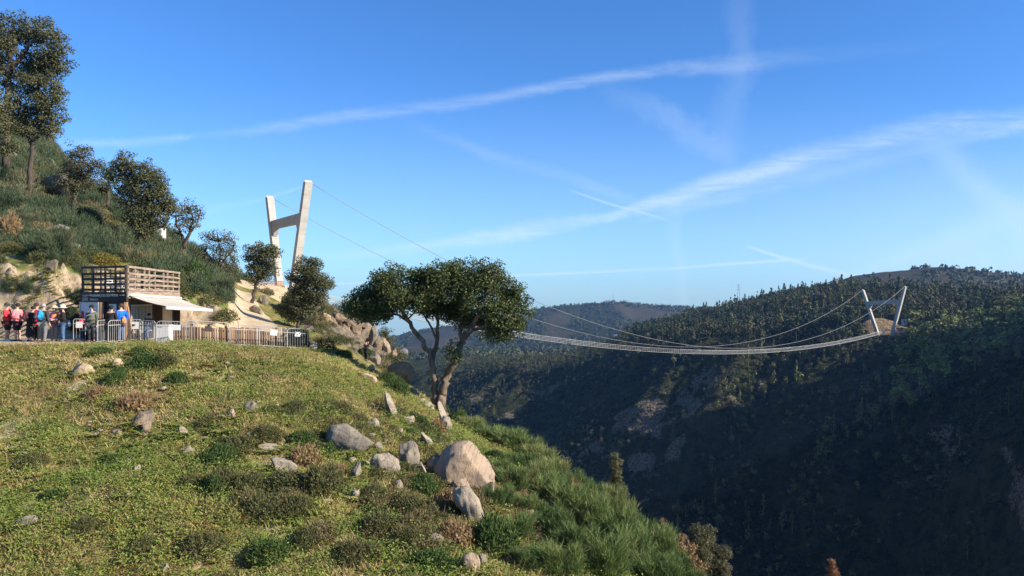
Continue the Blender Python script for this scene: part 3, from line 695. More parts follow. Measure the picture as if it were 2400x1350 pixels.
# ---- trees
def tube_path(pts, n=7):
    """smooth a polyline (Catmull-Rom) with wobble"""
    pts = np.asarray(pts, float)
    if len(pts) < 3: return pts
    q = np.concatenate([[2 * pts[0] - pts[1]], pts, [2 * pts[-1] - pts[-2]]]); out = []
    for i in range(1, len(q) - 2):
        for t in np.linspace(0, 1, 5)[:-1]:
            out.append(0.5 * ((2 * q[i]) + (-q[i - 1] + q[i + 1]) * t + (2 * q[i - 1] - 5 * q[i] + 4 * q[i + 1] - q[i + 2]) * t * t + (-q[i - 1] + 3 * q[i] - 3 * q[i + 1] + q[i + 2]) * t ** 3))
    out.append(pts[-1]); return np.array(out)

def make_tree(name, label, base_px, Y, stems, blobs, leafm, barkm, leaf=(.13, .075), per=110, dens=1.0, rc=.5, deep=.75, twigs=5, group=None, cat='tree', foot=None, crownname='crown'):
    """stems: [(list of (px,py,dy), r0px, r1px)], blobs: [(px,py,rx,ry,dy)] given on the photograph's grid, dy = metres nearer/farther"""
    bx, by = base_px; s = Y / F
    b0 = P(bx, by, Y)
    if foot is not None: b0[2] = foot
    root = empty(name, b0); tag(root, label, cat, group)
    mb = MB(); ends = []
    for pts, r0, r1 in stems:
        p3 = []
        for (x, y, dy) in pts:
            p3.append(np.array(((x - bx) * s, dy, (by - y) * s)))
        p3 = tube_path(p3)
        L = len(p3); p3[1:-1] += rng.normal(0, .02 * (r0 * s / .1 + .5), (max(L - 2, 0), 3))
        mb.tube(p3, np.linspace(r0 * s, r1 * s, L), 8)
        ends.append(p3)
    allp = np.concatenate([e[len(e) // 3:] for e in ends])
    pl = Plant(); tw = []
    for (x, y, rx, ry, dy) in blobs:
        c = np.array(((x - bx) * s, dy, (by - y) * s)); R = np.array((rx * s, max(rx, ry) * s * deep, ry * s))
        K = max(4, int(dens * 4.2 * (R[0] * R[2] + R[0] * R[1]) / (rc * rc)))
        d = rand_dirs(K); r = rng.uniform(.12, 1, K) ** .5
        cc = c + d * R * r[:, None] * (1 + .12 * rng.normal(size=(K, 1)))
        rad = rc * rng.uniform(.55, 1.15, K)
        tint = rng.normal(.45, .16, K)
        for k in range(K):
            n = max(8, int(per * (rad[k] / rc) ** 2)); dd = rand_dirs(n); rr = rng.uniform(.25, 1, n) ** .5 * rad[k]
            q = cc[k] + dd * rr[:, None] * np.array((1.1, 1.1, .8))
            nm = unit(dd * .5 + rng.normal(0, .55, (n, 3)) + np.array((0, 0, .45)))
            pl.leaves_later = None
            tw.append((q, nm, tint[k] + rng.normal(0, .13, n)))
        for k in rng.choice(K, min(twigs, K), replace=False):
            a = allp[np.argmin(np.linalg.norm(allp - cc[k], axis=1) + .15 * np.maximum(allp[:, 2] - cc[k, 2], 0))]
            m1 = (a + cc[k]) / 2 + rng.normal(0, .12, 3) * np.linalg.norm(cc[k] - a) * .5
            mb.tube(tube_path([a, m1, cc[k]]), np.linspace(.055, .012, 9) * (s * 46), 5, False)
    q = np.concatenate([t[0] for t in tw]); nm = np.concatenate([t[1] for t in tw]); ti = np.concatenate([t[2] for t in tw])
    pl.leaves(q, nm, leaf[0] * rng.uniform(.6, 1.25, len(q)), leaf[1] * rng.uniform(.7, 1.2, len(q)), ti)
    mb.build('trunk', barkm, root, True)
    link(crownname, pl.mesh(crownname), leafm, root)
    return root

make_tree('cork_oak', 'large round-crowned cork oak leaning out on the edge of the grassy slope', (1032, 972), 38.5, [
    ([(1030, 985, 0), (1033, 950, 0), (1038, 915, .1), (1046, 880, .1), (1068, 842, 0), (1085, 805, -.2), (1102, 775, -.4), (1120, 735, -.6), (1140, 690, -.8)], 13, 3.5),
    ([(1022, 985, .2), (1020, 940, .2), (1016, 890, .2), (1011, 845, .3), (990, 812, .4), (968, 775, .4), (949, 742, .3), (934, 715, .2), (912, 690, .1)], 8.5, 3),
    ([(1012, 850, .3), (1022, 800, .5), (1024, 765, .7), (1018, 730, .9), (1012, 690, 1.1)], 5.5, 2.5),
    ([(1020, 795, .5), (1005, 762, .6), (990, 740, .9), (980, 710, 1.2)], 3, 1.6),
    ([(1085, 806, -.2), (1078, 765, .6), (1082, 725, 1.0), (1078, 680, 1.4)], 5, 2.2),
    ([(1092, 792, -.2), (1112, 768, .4), (1148, 745, .8), (1180, 712, 1.0)], 5, 2),
    ([(1104, 772, -.4), (1150, 760, -.9), (1190, 740, -1.2)], 4, 1.6),
    ([(960, 760, .4), (920, 735, .8), (880, 715, 1.2)], 3, 1.5),
    ([(1060, 855, 0), (1062, 830, -.2), (1058, 805, -.4)], 2, 1)],
    [(880, 690, 56, 40, .6), (838, 705, 28, 24, 1.0), (925, 655, 58, 36, -.4), (862, 722, 52, 24, -.3), (905, 712, 60, 30, .2), (985, 664, 58, 44, .5), (968, 700, 60, 34, -.6), (1040, 642, 58, 34, .2),
     (1045, 695, 62, 40, .9), (1100, 642, 56, 36, .4), (1150, 650, 46, 34, -.2), (1108, 690, 66, 46, -.6), (1172, 690, 54, 44, .4), (1205, 702, 36, 36, 0), (1180, 740, 58, 34, -.8), (1140, 752, 48, 26, .6), (1160, 778, 44, 22, -.4), (1205, 765, 28, 26, .2), (1060, 730, 46, 24, 1.3), (1010, 722, 50, 20, 1.0), (1078, 748, 34, 20, 1.6), (870, 745, 38, 14, .8), (1000, 690, 48, 42, -.3), (1020, 655, 40, 34, -.5), (835, 722, 34, 20, .2), (1060, 812, 12, 22, -.25), (1066, 838, 9, 14, -.2)],
    M_OAK, M_BARKC, leaf=(.135, .08), per=112, dens=1.02, rc=.46, deep=.62, twigs=6)
# ivy clump on its right stem
make_ivy = None

HT = [
 ('oak_tree', 'tallest tree at the top of the hillside, crown cut by the photo edge', (20, 190), 66, [([(14, 400, 0), (18, 260, 0), (20, 180, 0), (28, 130, 0), (40, 90, 0)], 9, 3), ([(22, 170, 0), (52, 125, 0), (84, 95, 0), (110, 80, 0)], 6, 2), ([(20, 200, 0), (5, 150, 0), (-20, 110, .5)], 5, 2), ([(60, 120, 0), (100, 140, .4), (130, 150, .5)], 3, 1.5)],
  [(30, 66, 52, 36, 0), (0, 180, 40, 40, .5), (60, 165, 50, 30, .8), (88, 72, 46, 38, .6), (132, 110, 34, 32, -.5), (-20, 110, 50, 50, .5), (140, 160, 26, 22, 0), (70, 130, 40, 26, 1.0), (110, 152, 34, 22, .3), (10, 120, 40, 26, -1)], M_OAK2, dict(per=90, dens=.85, rc=.62, leaf=(.2, .12))),
 ('oak_tree', 'slender leafy tree with a bare lower trunk standing beside the reddish outcrop', (66, 446), 60, [([(64, 470, 0), (68, 420, 0), (74, 360, 0), (82, 310, 0), (88, 260, 0), (92, 200, 0)], 7, 2), ([(78, 330, 0), (100, 285, 0), (118, 240, .3)], 3.5, 1.5), ([(76, 345, 0), (58, 295, 0), (48, 240, -.4)], 3.5, 1.5)],
  [(95, 205, 52, 40, 0), (60, 235, 44, 42, .5), (118, 250, 36, 36, -.4), (90, 270, 48, 34, .6), (30, 270, 36, 40, 1), (110, 300, 26, 26, .2), (70, 305, 34, 22, -.3), (135, 210, 20, 20, 0)], M_OAK2, dict(per=80, dens=.72, rc=.55, leaf=(.18, .11))),
 ('oak_tree', 'bushy tree growing at the left edge of the hillside', (-20, 430), 58, [([(-22, 450, 0), (-18, 380, 0), (-10, 320, 0)], 7, 3)],
  [(-12, 260, 44, 50, 0), (-25, 320, 40, 40, 0), (5, 330, 22, 34, .5)], M_OAK2, dict(per=80, dens=.8, rc=.6, leaf=(.18, .11))),
 ('oak_tree', 'thin airy tree just right of the reddish outcrop', (172, 478), 63, [([(170, 500, 0), (174, 450, 0), (182, 410, 0), (188, 370, 0)], 5, 1.5), ([(178, 430, 0), (205, 405, 0), (222, 390, 0)], 2.5, 1), ([(177, 435, 0), (160, 400, 0)], 2.5, 1)],
  [(188, 360, 34, 26, 0), (168, 395, 34, 26, .4), (208, 392, 30, 24, -.3), (188, 420, 46, 22, .5), (225, 380, 14, 14, 0), (165, 440, 30, 18, -.2)], M_THIN, dict(per=60, dens=.75, rc=.5, leaf=(.16, .10))),
 ('oak_tree', 'small dark tree filling the gap behind the thickest hillside crown', (252, 470), 70, [([(252, 485, 0), (254, 450, 0), (256, 425, 0)], 4, 2)],
  [(250, 420, 22, 28, 0), (240, 440, 18, 18, .3), (262, 400, 18, 20, 0)], M_OAK, dict(per=70, dens=.8, rc=.5, leaf=(.17, .1))),
 ('oak_tree', 'thickest and widest oak on the hillside above the hut', (332, 556), 60, [([(330, 580, 0), (334, 530, 0), (330, 480, 0), (318, 430, 0), (302, 390, 0)], 9, 2.5), ([(334, 520, 0), (362, 470, -.3), (380, 430, -.4)], 6, 2), ([(366, 465, 0), (392, 500, 0), (384, 540, 0)], 3, 2)],
  [(292, 382, 30, 30, 0), (285, 425, 34, 30, .5), (330, 400, 44, 28, .3), (350, 440, 48, 34, -.4), (315, 455, 44, 32, .2), (375, 470, 32, 30, .4), (345, 500, 44, 34, -.5), (318, 520, 34, 30, .3), (375, 515, 26, 26, 0), (400, 480, 18, 22, .2), (345, 540, 32, 18, -.4)], M_OAK2, dict(per=100, dens=.95, rc=.56, leaf=(.17, .1))),
 ('oak_tree', 'sparse forked tree whose bare limbs show against the sky above the hut', (431, 600), 66, [([(430, 612, 0), (432, 580, 0), (428, 560, 0), (416, 530, 0), (412, 505, 0)], 5.5, 2), ([(432, 582, 0), (442, 550, 0), (450, 520, 0), (446, 490, 0)], 5, 1.5), ([(444, 550, 0), (460, 525, 0), (466, 505, 0)], 2, 1)],
  [(440, 488, 30, 22, 0), (458, 505, 22, 22, .3), (425, 510, 28, 20, .4), (446, 530, 26, 18, -.3), (412, 540, 14, 16, 0)], M_THIN, dict(per=42, dens=.62, rc=.5, leaf=(.16, .09))),
 ('oak_tree', 'see-through tree with a wide dome on the skyline right of the hut roof', (512, 652), 72, [([(510, 665, 0), (513, 630, 0), (516, 600, 0), (512, 565, 0)], 4, 1.2), ([(513, 635, 0), (490, 600, 0), (472, 580, 0)], 2.8, 1), ([(514, 625, 0), (538, 595, 0), (552, 570, 0)], 2.8, 1)],
  [(508, 560, 40, 20, 0), (475, 590, 34, 26, .5), (540, 580, 26, 30, -.4), (510, 600, 48, 26, .5), (490, 630, 44, 18, .2), (545, 620, 24, 26, 0), (555, 640, 18, 16, -.3)], M_THIN, dict(per=44, dens=.62, rc=.52, leaf=(.17, .09))),
 ('oak_tree', 'tree with a leaning dark trunk in front of the left tower leg', (592, 710), 74, [([(590, 722, 0), (594, 690, 0), (602, 660, 0), (612, 630, 0), (616, 600, 0)], 5, 1.5), ([(604, 656, 0), (628, 630, 0), (640, 610, 0)], 2.6, 1), ([(606, 650, 0), (592, 625, 0)], 2, 1)],
  [(612, 592, 32, 22, 0), (592, 615, 24, 24, .3), (636, 605, 24, 24, -.3), (612, 632, 36, 22, .3), (645, 590, 12, 16, 0), (600, 650, 24, 14, 0), (585, 580, 12, 12, 0)], M_OAK2, dict(per=80, dens=.85, rc=.55, leaf=(.19, .11))),
 ('oak_tree', 'dense dark tree in front of the right tower leg behind the paling fence end', (697, 772), 60, [([(694, 792, 0), (698, 760, 0), (702, 735, 0), (708, 700, 0), (712, 660, 0)], 4.5, 1.5), ([(704, 730, 0), (730, 700, 0), (750, 670, 0)], 3, 1), ([(702, 735, 0), (684, 705, 0)], 2.5, 1)],
  [(715, 625, 32, 24, 0), (695, 655, 28, 30, .3), (738, 645, 30, 28, -.3), (715, 680, 42, 28, .3), (756, 668, 24, 26, 0), (692, 700, 26, 26, .2), (740, 695, 30, 22, -.2), (715, 722, 30, 20, 0), (682, 738, 26, 20, .4), (770, 660, 12, 14, 0), (735, 610, 14, 10, 0), (665, 725, 20, 20, .5)], M_OAK2, dict(per=95, dens=.95, rc=.5, leaf=(.16, .095))),
 ('oak_tree', 'low dark tree peeking out behind the rocks left of the cork oak', (835, 770), 84, [([(835, 790, 0), (836, 765, 0), (832, 745, 0)], 3, 1.5)],
  [(830, 735, 30, 18, 0), (810, 725, 20, 14, 0), (855, 755, 22, 14, .4)], M_OAK, dict(per=70, dens=.9, rc=.6, leaf=(.2, .12))),
 ('oak_tree', 'small tree standing past the right end of the rocks', (908, 815), 76, [([(908, 835, 0), (907, 810, 0), (905, 790, 0)], 2.4, 1)],
  [(905, 778, 14, 14, 0), (895, 790, 12, 12, .3), (912, 800, 12, 12, 0), (925, 835, 22, 24, 1.), (935, 865, 24, 24, 1.5)], M_OAK2, dict(per=60, dens=.9, rc=.45, leaf=(.17, .1))),
 # beyond the edge, rising out of the gorge
 ('oak_tree', 'leftmost of the brown-leaved trees whose tops rise out of the gorge at the bottom', (1562, 1420), 38, [([(1560, 1500, 0), (1562, 1400, 0), (1558, 1300, 0)], 4, 1.5)],
  [(1552, 1245, 15, 26, 0), (1565, 1285, 22, 26, .2), (1545, 1290, 16, 30, 0), (1580, 1320, 30, 34, .3), (1555, 1350, 30, 40, 0)], M_DRY, dict(per=90, dens=.9, rc=.26, leaf=(.085, .05))),
 ('oak_tree', 'middle brown-leaved tree top at the bottom, between two greener neighbours', (1605, 1440), 37, [([(1604, 1500, 0), (1605, 1420, 0), (1602, 1320, 0)], 4, 1.5)],
  [(1592, 1268, 20, 20, 0), (1610, 1298, 26, 26, .2), (1628, 1330, 24, 28, 0), (1600, 1345, 34, 36, .2)], M_DRY, dict(per=95, dens=.95, rc=.26, leaf=(.085, .05))),
 ('oak_tree', 'olive-green round tree top at the bottom beside the broom slope', (1650, 1440), 38, [([(1652, 1500, 0), (1650, 1420, 0), (1648, 1300, 0)], 5, 1.5)],
  [(1645, 1250, 28, 24, 0), (1660, 1285, 24, 26, .3), (1690, 1302, 20, 24, 0), (1672, 1330, 34, 34, .2), (1640, 1300, 24, 34, -.2), (1695, 1345, 18, 26, 0)], M_THIN, dict(per=110, dens=1., rc=.26, leaf=(.085, .05))),
 ('eucalyptus_tree', 'tall narrow tree with a rusty tip rising behind the broom bushes', (1448, 1230), 58, [([(1448, 1300, 0), (1447, 1180, 0), (1444, 1070, 0)], 3.5, 1)],
  [(1442, 1075, 8, 16, 0), (1444, 1100, 12, 20, 0), (1447, 1130, 18, 24, .2), (1450, 1160, 23, 24, 0), (1448, 1190, 27, 30, .2), (1455, 1225, 30, 30, 0)], M_OAK2, dict(per=70, dens=1.1, rc=.34, leaf=(.22, .06))),
 ('eucalyptus_tree', 'rusty orange tree tip at the bottom edge in the dark gorge', (1950, 1400), 70, [([(1950, 1440, 0), (1950, 1380, 0), (1950, 1330, 0)], 3, 1)],
  [(1950, 1325, 7, 14, 0), (1952, 1345, 14, 16, 0), (1952, 1375, 20, 24, 0)], M_BROOMR, dict(per=70, dens=1.1, rc=.34, leaf=(.2, .07))),
]
for nm, lb, bp, Y, st, bl, lm, kw in HT:
    x0 = (bp[0] - CX) / F * Y
    make_tree(nm, lb, bp, Y, st, bl, lm, M_BARK, group=None, **kw)

# ------------------------------------------------------------------ ground cover
def sample_land(n, px0, px1, y0, y1, p=2.0):
    px = rng.uniform(px0, px1, n); Y = rng.uniform(y0 ** p, y1 ** p, n) ** (1 / p)
    x = (px - CX) / F * Y
    return px, x, Y, LANDS.z(x, Y)
def at_grid(G, px, Y):
    i = np.clip(np.round((px - LANDS.px[0]) / 8.0).astype(int), 0, len(LANDS.px) - 1); j = np.clip(np.searchsorted(LANDS.Y, Y), 0, len(LANDS.Y) - 1)
    return G[j, i]
tufts = [proto_tuft(7, .26, .5) for _ in range(5)] + [proto_tuft(8, .19, .9) for _ in range(4)]
def build_grass():
    n = 62000
    px, x, Y, z = sample_land(n, -80, 1620, 15.5, 34)
    m = (1 - at_grid(TAME, px, Y)) > .4
    dens = fbm(x / 1.4, Y / 1.4, 0, 4, 81); sandv = at_grid(SANDM, px, Y)
    keep = m & (rng.uniform(0, 1, n) < np.clip(.62 + 2.2 * dens, .08, 1)) & (rng.uniform(0, 1, n) > sandv * .9)
    px2, x2, Y2, z2 = sample_land(16000, 680, 1100, 33, 50)
    d2 = fbm(x2 / 1.6, Y2 / 1.6, 0, 4, 82); keep2 = (rng.uniform(0, 1, 16000) < np.clip(.7 + 1.6 * d2, .1, 1)) & (at_grid(TAME, px2, Y2) < .4)
    x, Y, z = [np.concatenate([a[keep], b[keep2]]) for a, b in ((x, x2), (Y, Y2), (z, z2))]
    k = len(x)
    tint = .31 + .50 * fbm(x / 1.3, Y / 1.3, 0, 4, 83) + .25 * fbm(x / 6, Y / 6, 0, 3, 84) + rng.normal(0, .22, k)
    sc = rng.uniform(.6, 1.25, k) * (1 + .35 * fbm(x / 1.1, Y / 1.1, 0, 2, 85))
    return scatter(tufts, np.stack([x, Y, z], -1), sc, rng.uniform(0, 2 * PI, k), tint)
gr = link('grass', build_grass().mesh('grass'), M_GRASS); tag(gr, 'rough green and straw coloured grass covering the slope', 'grass', None, 'stuff')
ferns = [proto_fern(rng.integers(5, 8), .5) for _ in range(6)]
def build_ferns():
    n = 13000
    px, x, Y, z = sample_land(n, -80, 1500, 15.5, 33)
    f = fbm(x / 1.5, Y / 1.5, 0, 4, 91)
    m = (at_grid(TAME, px, Y) < .4) & (rng.uniform(0, 1, n) > at_grid(SANDM, px, Y)) & (rng.uniform(0, 1, n) < np.clip((f + .10) * 2.4, 0.10, 1))
    px2, x2, Y2, z2 = sample_land(1500, 690, 1150, 32, 48); f2 = fbm(x2 / 1.5, Y2 / 1.5, 0, 4, 92); m2 = (at_grid(TAME, px2, Y2) < .3) & (rng.uniform(0, 1, 1500) < np.clip((f2 - .02) * 4, 0.02, 1))
    x, Y, z = [np.concatenate([a[m], b[m2]]) for a, b in ((x, x2), (Y, Y2), (z, z2))]; k = len(x)
    return scatter(ferns, np.stack([x, Y, z], -1), rng.uniform(.28, .85, k), rng.uniform(0, 2 * PI, k), .42 + .5 * fbm(x / 2.5, Y / 2.5, 0, 3, 93) + rng.normal(0, .20, k))
fe = link('fern_undergrowth', build_ferns().mesh('fern_undergrowth'), M_FERN); tag(fe, 'low bright green bracken growing in patches over the slope', 'ferns', None, 'stuff')

def proto_weed(n, R, H):
    p = Plant(); c = np.stack([rng.normal(0, R, n), rng.normal(0, R, n), H * rng.uniform(.1, 1, n)], -1)
    return p.leaves(c, unit(rng.normal(0, .6, (n, 3)) + np.array((0, -.2, .8))), rng.uniform(.03, .075, n), rng.uniform(.016, .04, n), rng.normal(0, .14, n) + .2 * (c[:, 2] / H - .5))
def build_weeds():
    pw = [proto_weed(24, .09, .20), proto_weed(30, .13, .16), proto_weed(20, .06, .30), proto_weed(34, .16, .24)]
    n = 33000; px, x, Y, z = sample_land(n, -80, 1560, 15.5, 36)
    f = fbm(x / .9, Y / .9, 0, 4, 97); k = (at_grid(TAME, px, Y) < .3) & (rng.uniform(0, 1, n) < np.clip(.42 + 1.5 * f + 1.1 * fbm(x / 5, Y / 5, 0, 3, 96), .05, 1)) & (rng.uniform(0, 1, n) > at_grid(SANDM, px, Y)); x, Y, z = x[k], Y[k], z[k]; m = len(x)
    return scatter(pw, np.stack([x, Y, z], -1), rng.uniform(.6, 1.3, m), rng.uniform(0, 6.28, m), .34 + .65 * fbm(x / 2.6, Y / 2.6, 0, 3, 98) + rng.normal(0, .22, m))
we = link('weeds', build_weeds().mesh('weeds'), M_FERN); tag(we, 'small leafy weeds mixed through the grass', 'weeds', None, 'stuff')
def build_stems():
    n = 26000; px, x, Y, z = sample_land(n, -80, 1350, 15.5, 34)
    k = (at_grid(TAME, px, Y) < .3) & (rng.uniform(0, 1, n) < np.clip(.35 + 1.8 * fbm(x / 1.7, Y / 1.7, 0, 3, 95), .02, 1)); x, Y, z = x[k], Y[k], z[k]; m = len(x)
    p = Plant(); d = np.stack([rng.normal(0, .45, m), rng.normal(0, .45, m), np.ones(m)], -1)
    return p.blades(np.stack([x, Y, z], -1), d, rng.uniform(.2, .55, m), rng.uniform(.010, .02, m), rng.uniform(0, .6, m), rng.uniform(.2, 1, m))
st_ = link('dry_stems', build_stems().mesh('dry_stems'), M_DRY); tag(st_, 'dead tan stalks standing among the grass', 'grass', None, 'stuff')

# scrub on the hillside behind the hut (a thicket nobody could count)
def build_scrub():
    pb = [proto_broom(620, .85, 1.35, .026) for _ in range(5)] + [proto_mound(420, .75, .8, .26, .03) for _ in range(2)]
    n = 2500
    px, x, Y, z = sample_land(n, -150, 600, 41, 130, 1.4)
    ok = (at_grid(TAME, px, Y) < .1) & (at_grid(BANKM, px, Y) < .25)
    ok &= ~((px > 470) & (Y > 82)) | (rng.uniform(0, 1, n) < .12)
    ok &= ~((px > 215) & (px < 420) & (Y < 51))
    ok &= ~((px > 535) & (Y < 84))
    f = fbm(x / 7, Y / 7, 0, 3, 101); ok &= rng.uniform(0, 1, n) < np.clip(.75 + 1.5 * f, .15, 1)
    x, Y, z, px = x[ok], Y[ok], z[ok], px[ok]; k = len(x)
    sc = rng.uniform(.55, 1.15, k) * np.clip(.8 + .4 * (Y - 42) / 20, .6, 1.25)
    return scatter(pb, np.stack([x, Y, z - .1], -1), sc, rng.uniform(0, 2 * PI, k), .6 * fbm(x / 5, Y / 5, 0, 3, 103) + rng.normal(0, .13, k))
sb = link('broom_thicket', build_scrub().mesh('broom_thicket'), M_THICK); tag(sb, 'thicket of blue-green broom covering the hillside above the hut', 'scrub', None, 'stuff')
def build_low():
    """brown and olive low heath between the broom and at the rim of the cut bank and on the rocks"""
    pm = [proto_mound(520, .6, .55, .17, .022) for _ in range(5)]
    n = 1500
    px, x, Y, z = sample_land(n, -150, 960, 40.5, 90, 1.2)
    ok = (at_grid(TAME, px, Y) < .1) & (at_grid(BANKM, px, Y) < .5) & ~((px > 225) & (px < 425) & (Y < 49.5))
    rim = (Y < 52) & (px < 540)
    rocky = (px > 715) & (px < 940) & (Y > 60)
    ok &= (rng.uniform(0, 1, n) < np.where(rim, .85, np.where(rocky, .45, np.where(px < 560, .55, .12))))
    ok &= ~((px > 560) & (px < 720) & (Y > 46) & (Y < 82)) & ~((px > 825) & (px < 890) & (Y < 66))
    x, Y, z = x[ok], Y[ok], z[ok]; k1 = len(x)
    a, b, c, d = sample_land(1500, 380, 1300, 15.6, 30); e = fbm(b / 2.2, c / 2.2, 0, 3, 107) + .25 * np.clip((a - 500) / 500, -1, 1) + .2 * np.clip((24 - c) / 6, -1, 1)
    o2 = (e > .20) & (rng.uniform(0, 1, len(e)) < .75) & (at_grid(TAME, a, c) < .2); b, c, d = b[o2], c[o2], d[o2]
    x, Y, z = np.concatenate([x, b]), np.concatenate([Y, c]), np.concatenate([z, d]); k = len(x)
    sz = np.concatenate([rng.uniform(.5, 1.5, k1), rng.uniform(.28, .75, k - k1)])
    return scatter(pm, np.stack([x, Y, z - .05], -1), sz, rng.uniform(0, 2 * PI, k), .1 + .8 * fbm(x / 4, Y / 4, 0, 3, 105) + rng.normal(0, .12, k))
lo = link('heath_undergrowth', build_low().mesh('heath_undergrowth'), M_HEATH); tag(lo, 'brownish low heath along the rim of the sandy bank and among rocks', 'heath', None, 'stuff')
# ------------------------------------------------------------------ rocks
def rock_mat(name, a, b, lich=(0.10, 0.10, 0.095), warm=None, stain=.5):
    m, nt, bs = new_mat(name); g = NG(nt); v = g.obj()
    n1 = g.noise(1.1, v, 6, 0.65, 0.3); n2 = g.noise(7, v, 6, 0.7); n3 = g.noise(38, v, 3, 0.6)
    c = g.mix(g.ramp(n1, 0.35, 0.65), (*a, 1), (*b, 1))
    c = g.mix(g.math('MULTIPLY', g.ramp(g.math('ADD', n1, g.math('MULTIPLY_ADD', n2, 0.5, -0.25)), 0.54, 0.66), stain), c, (*lich, 1))
    if warm: c = g.mix(g.math('MULTIPLY', g.ramp(g.noise(0.8, v, 5, 0.7), 0.52, 0.66), 0.75), c, (*warm, 1))
    mp = g.n('ShaderNodeMapping'); g.L.new(v, mp.inputs[0]); mp.inputs['Rotation'].default_value = (0.5, 0.35, 0.6); mp.inputs['Scale'].default_value = (5.5, .55, 1.6)
    cr = g.noise(1.0, mp.outputs[0], 3, 0.5); cr = g.ramp(g.math('ABSOLUTE', g.math('SUBTRACT', cr, 0.5)), 0.012, 0.0)
    c = g.mix(g.math('MULTIPLY', cr, 0.6), c, (0.06, 0.05, 0.045, 1))
    c = g.mix(g.math('MULTIPLY_ADD', n3, 0.5, -0.1), c, (0.5, 0.47, 0.42, 1), 'OVERLAY')
    g.L.new(c, bs.inputs['Base Color']); bs.inputs['Roughness'].default_value = 0.9; bs.inputs['Specular IOR Level'].default_value = 0.2
    h = g.math('SUBTRACT', g.math('ADD', n2, g.math('MULTIPLY', n3, 0.35)), g.math('MULTIPLY', cr, 0.8))
    g.L.new(g.bump(h, 0.75, 0.05), bs.inputs['Normal']); return m
M_RG = rock_mat('grey_granite', (0.235, 0.20, 0.155), (0.145, 0.125, 0.10), stain=.65)
M_RP = rock_mat('pale_granite', (0.31, 0.26, 0.20), (0.225, 0.19, 0.15), (0.115, 0.10, 0.088), stain=.55)
M_RK = rock_mat('pinkish_granite', (0.32, 0.24, 0.175), (0.235, 0.178, 0.132), (0.13, 0.11, 0.095), (0.40, 0.28, 0.17), .5)
M_RB = rock_mat('brown_rock', (0.235, 0.18, 0.13), (0.15, 0.118, 0.09), (0.075, 0.064, 0.052), (0.29, 0.19, 0.11), .65)
M_RS = rock_mat('sandy_rock', (0.42, 0.325, 0.21), (0.32, 0.24, 0.15), (0.17, 0.125, 0.085), (0.40, 0.27, 0.15), .5)
RM = {'g': M_RG, 'p': M_RP, 'k': M_RK, 'b': M_RB, 's': M_RS}

def rock_mesh(seed, dims, cuts=7, sub=4, rough=.10, soft=.86):
    r = np.random.default_rng(seed); bm = bmesh.new(); bmesh.ops.create_icosphere(bm, subdivisions=sub, radius=1.0)
    v = np.array([tuple(x.co) for x in bm.verts])
    for k in range(cuts):
        d = r.normal(size=3); d /= np.linalg.norm(d); h = r.uniform(.50, .82)
        s = v @ d; o = s > h
        v[o] -= np.outer((s[o] - h) * soft * 1.2, d)
    v = v * (1 + rough * fbm(v[:, 0] * 1.7 + seed, v[:, 1] * 1.7, v[:, 2] * 1.7, 4, seed)[:, None] * 2.2)
    v += .03 * rough / .1 * fbm(v[:, 0] * 6 + seed, v[:, 1] * 6, v[:, 2] * 6, 3, seed + 5)[:, None] * unit(v)
    v = v / np.abs(v).max(0) * (np.asarray(dims) / 2)
    for x, c in zip(bm.verts, v): x.co = c
    me = bpy.data.meshes.new('boulder'); bm.to_mesh(me); bm.free()
    me.polygons.foreach_set('use_smooth', np.ones(len(me.polygons), bool)); 
    return me
rock_n = [0]
def rock(px, pyb, w, h, tone, label, tilt=0, deep=.75, name='boulder', group=None, cat='rock', Y=None, sub=4, cuts=7, rough=.10, yaw=None, sink=.34):
    """a rock w x h (photo grid) whose foot is at (px, pyb)"""
    q = LANDS.hit(px, pyb) if Y is None else P(px, pyb, Y)
    s = q[1] / F; W, H = w * s, h * s; D = W * deep if w > h else H * deep
    rock_n[0] += 1; k = rock_n[0]
    me = rock_mesh(200 + k * 7, (W, D, H * (1 + sink)), cuts, sub, rough)
    me.materials.append(RM[tone])
    o = bpy.data.objects.new(name, me); COL.objects.link(o)
    o.location = (q[0], q[1] + D * .30, q[2] + H * (1 + sink) / 2 - H * sink)
    o.rotation_euler = (random.uniform(-.08, .08), math.radians(tilt), random.uniform(-.2, .2) if yaw is None else yaw)
    tag(o, label, cat, group); return o
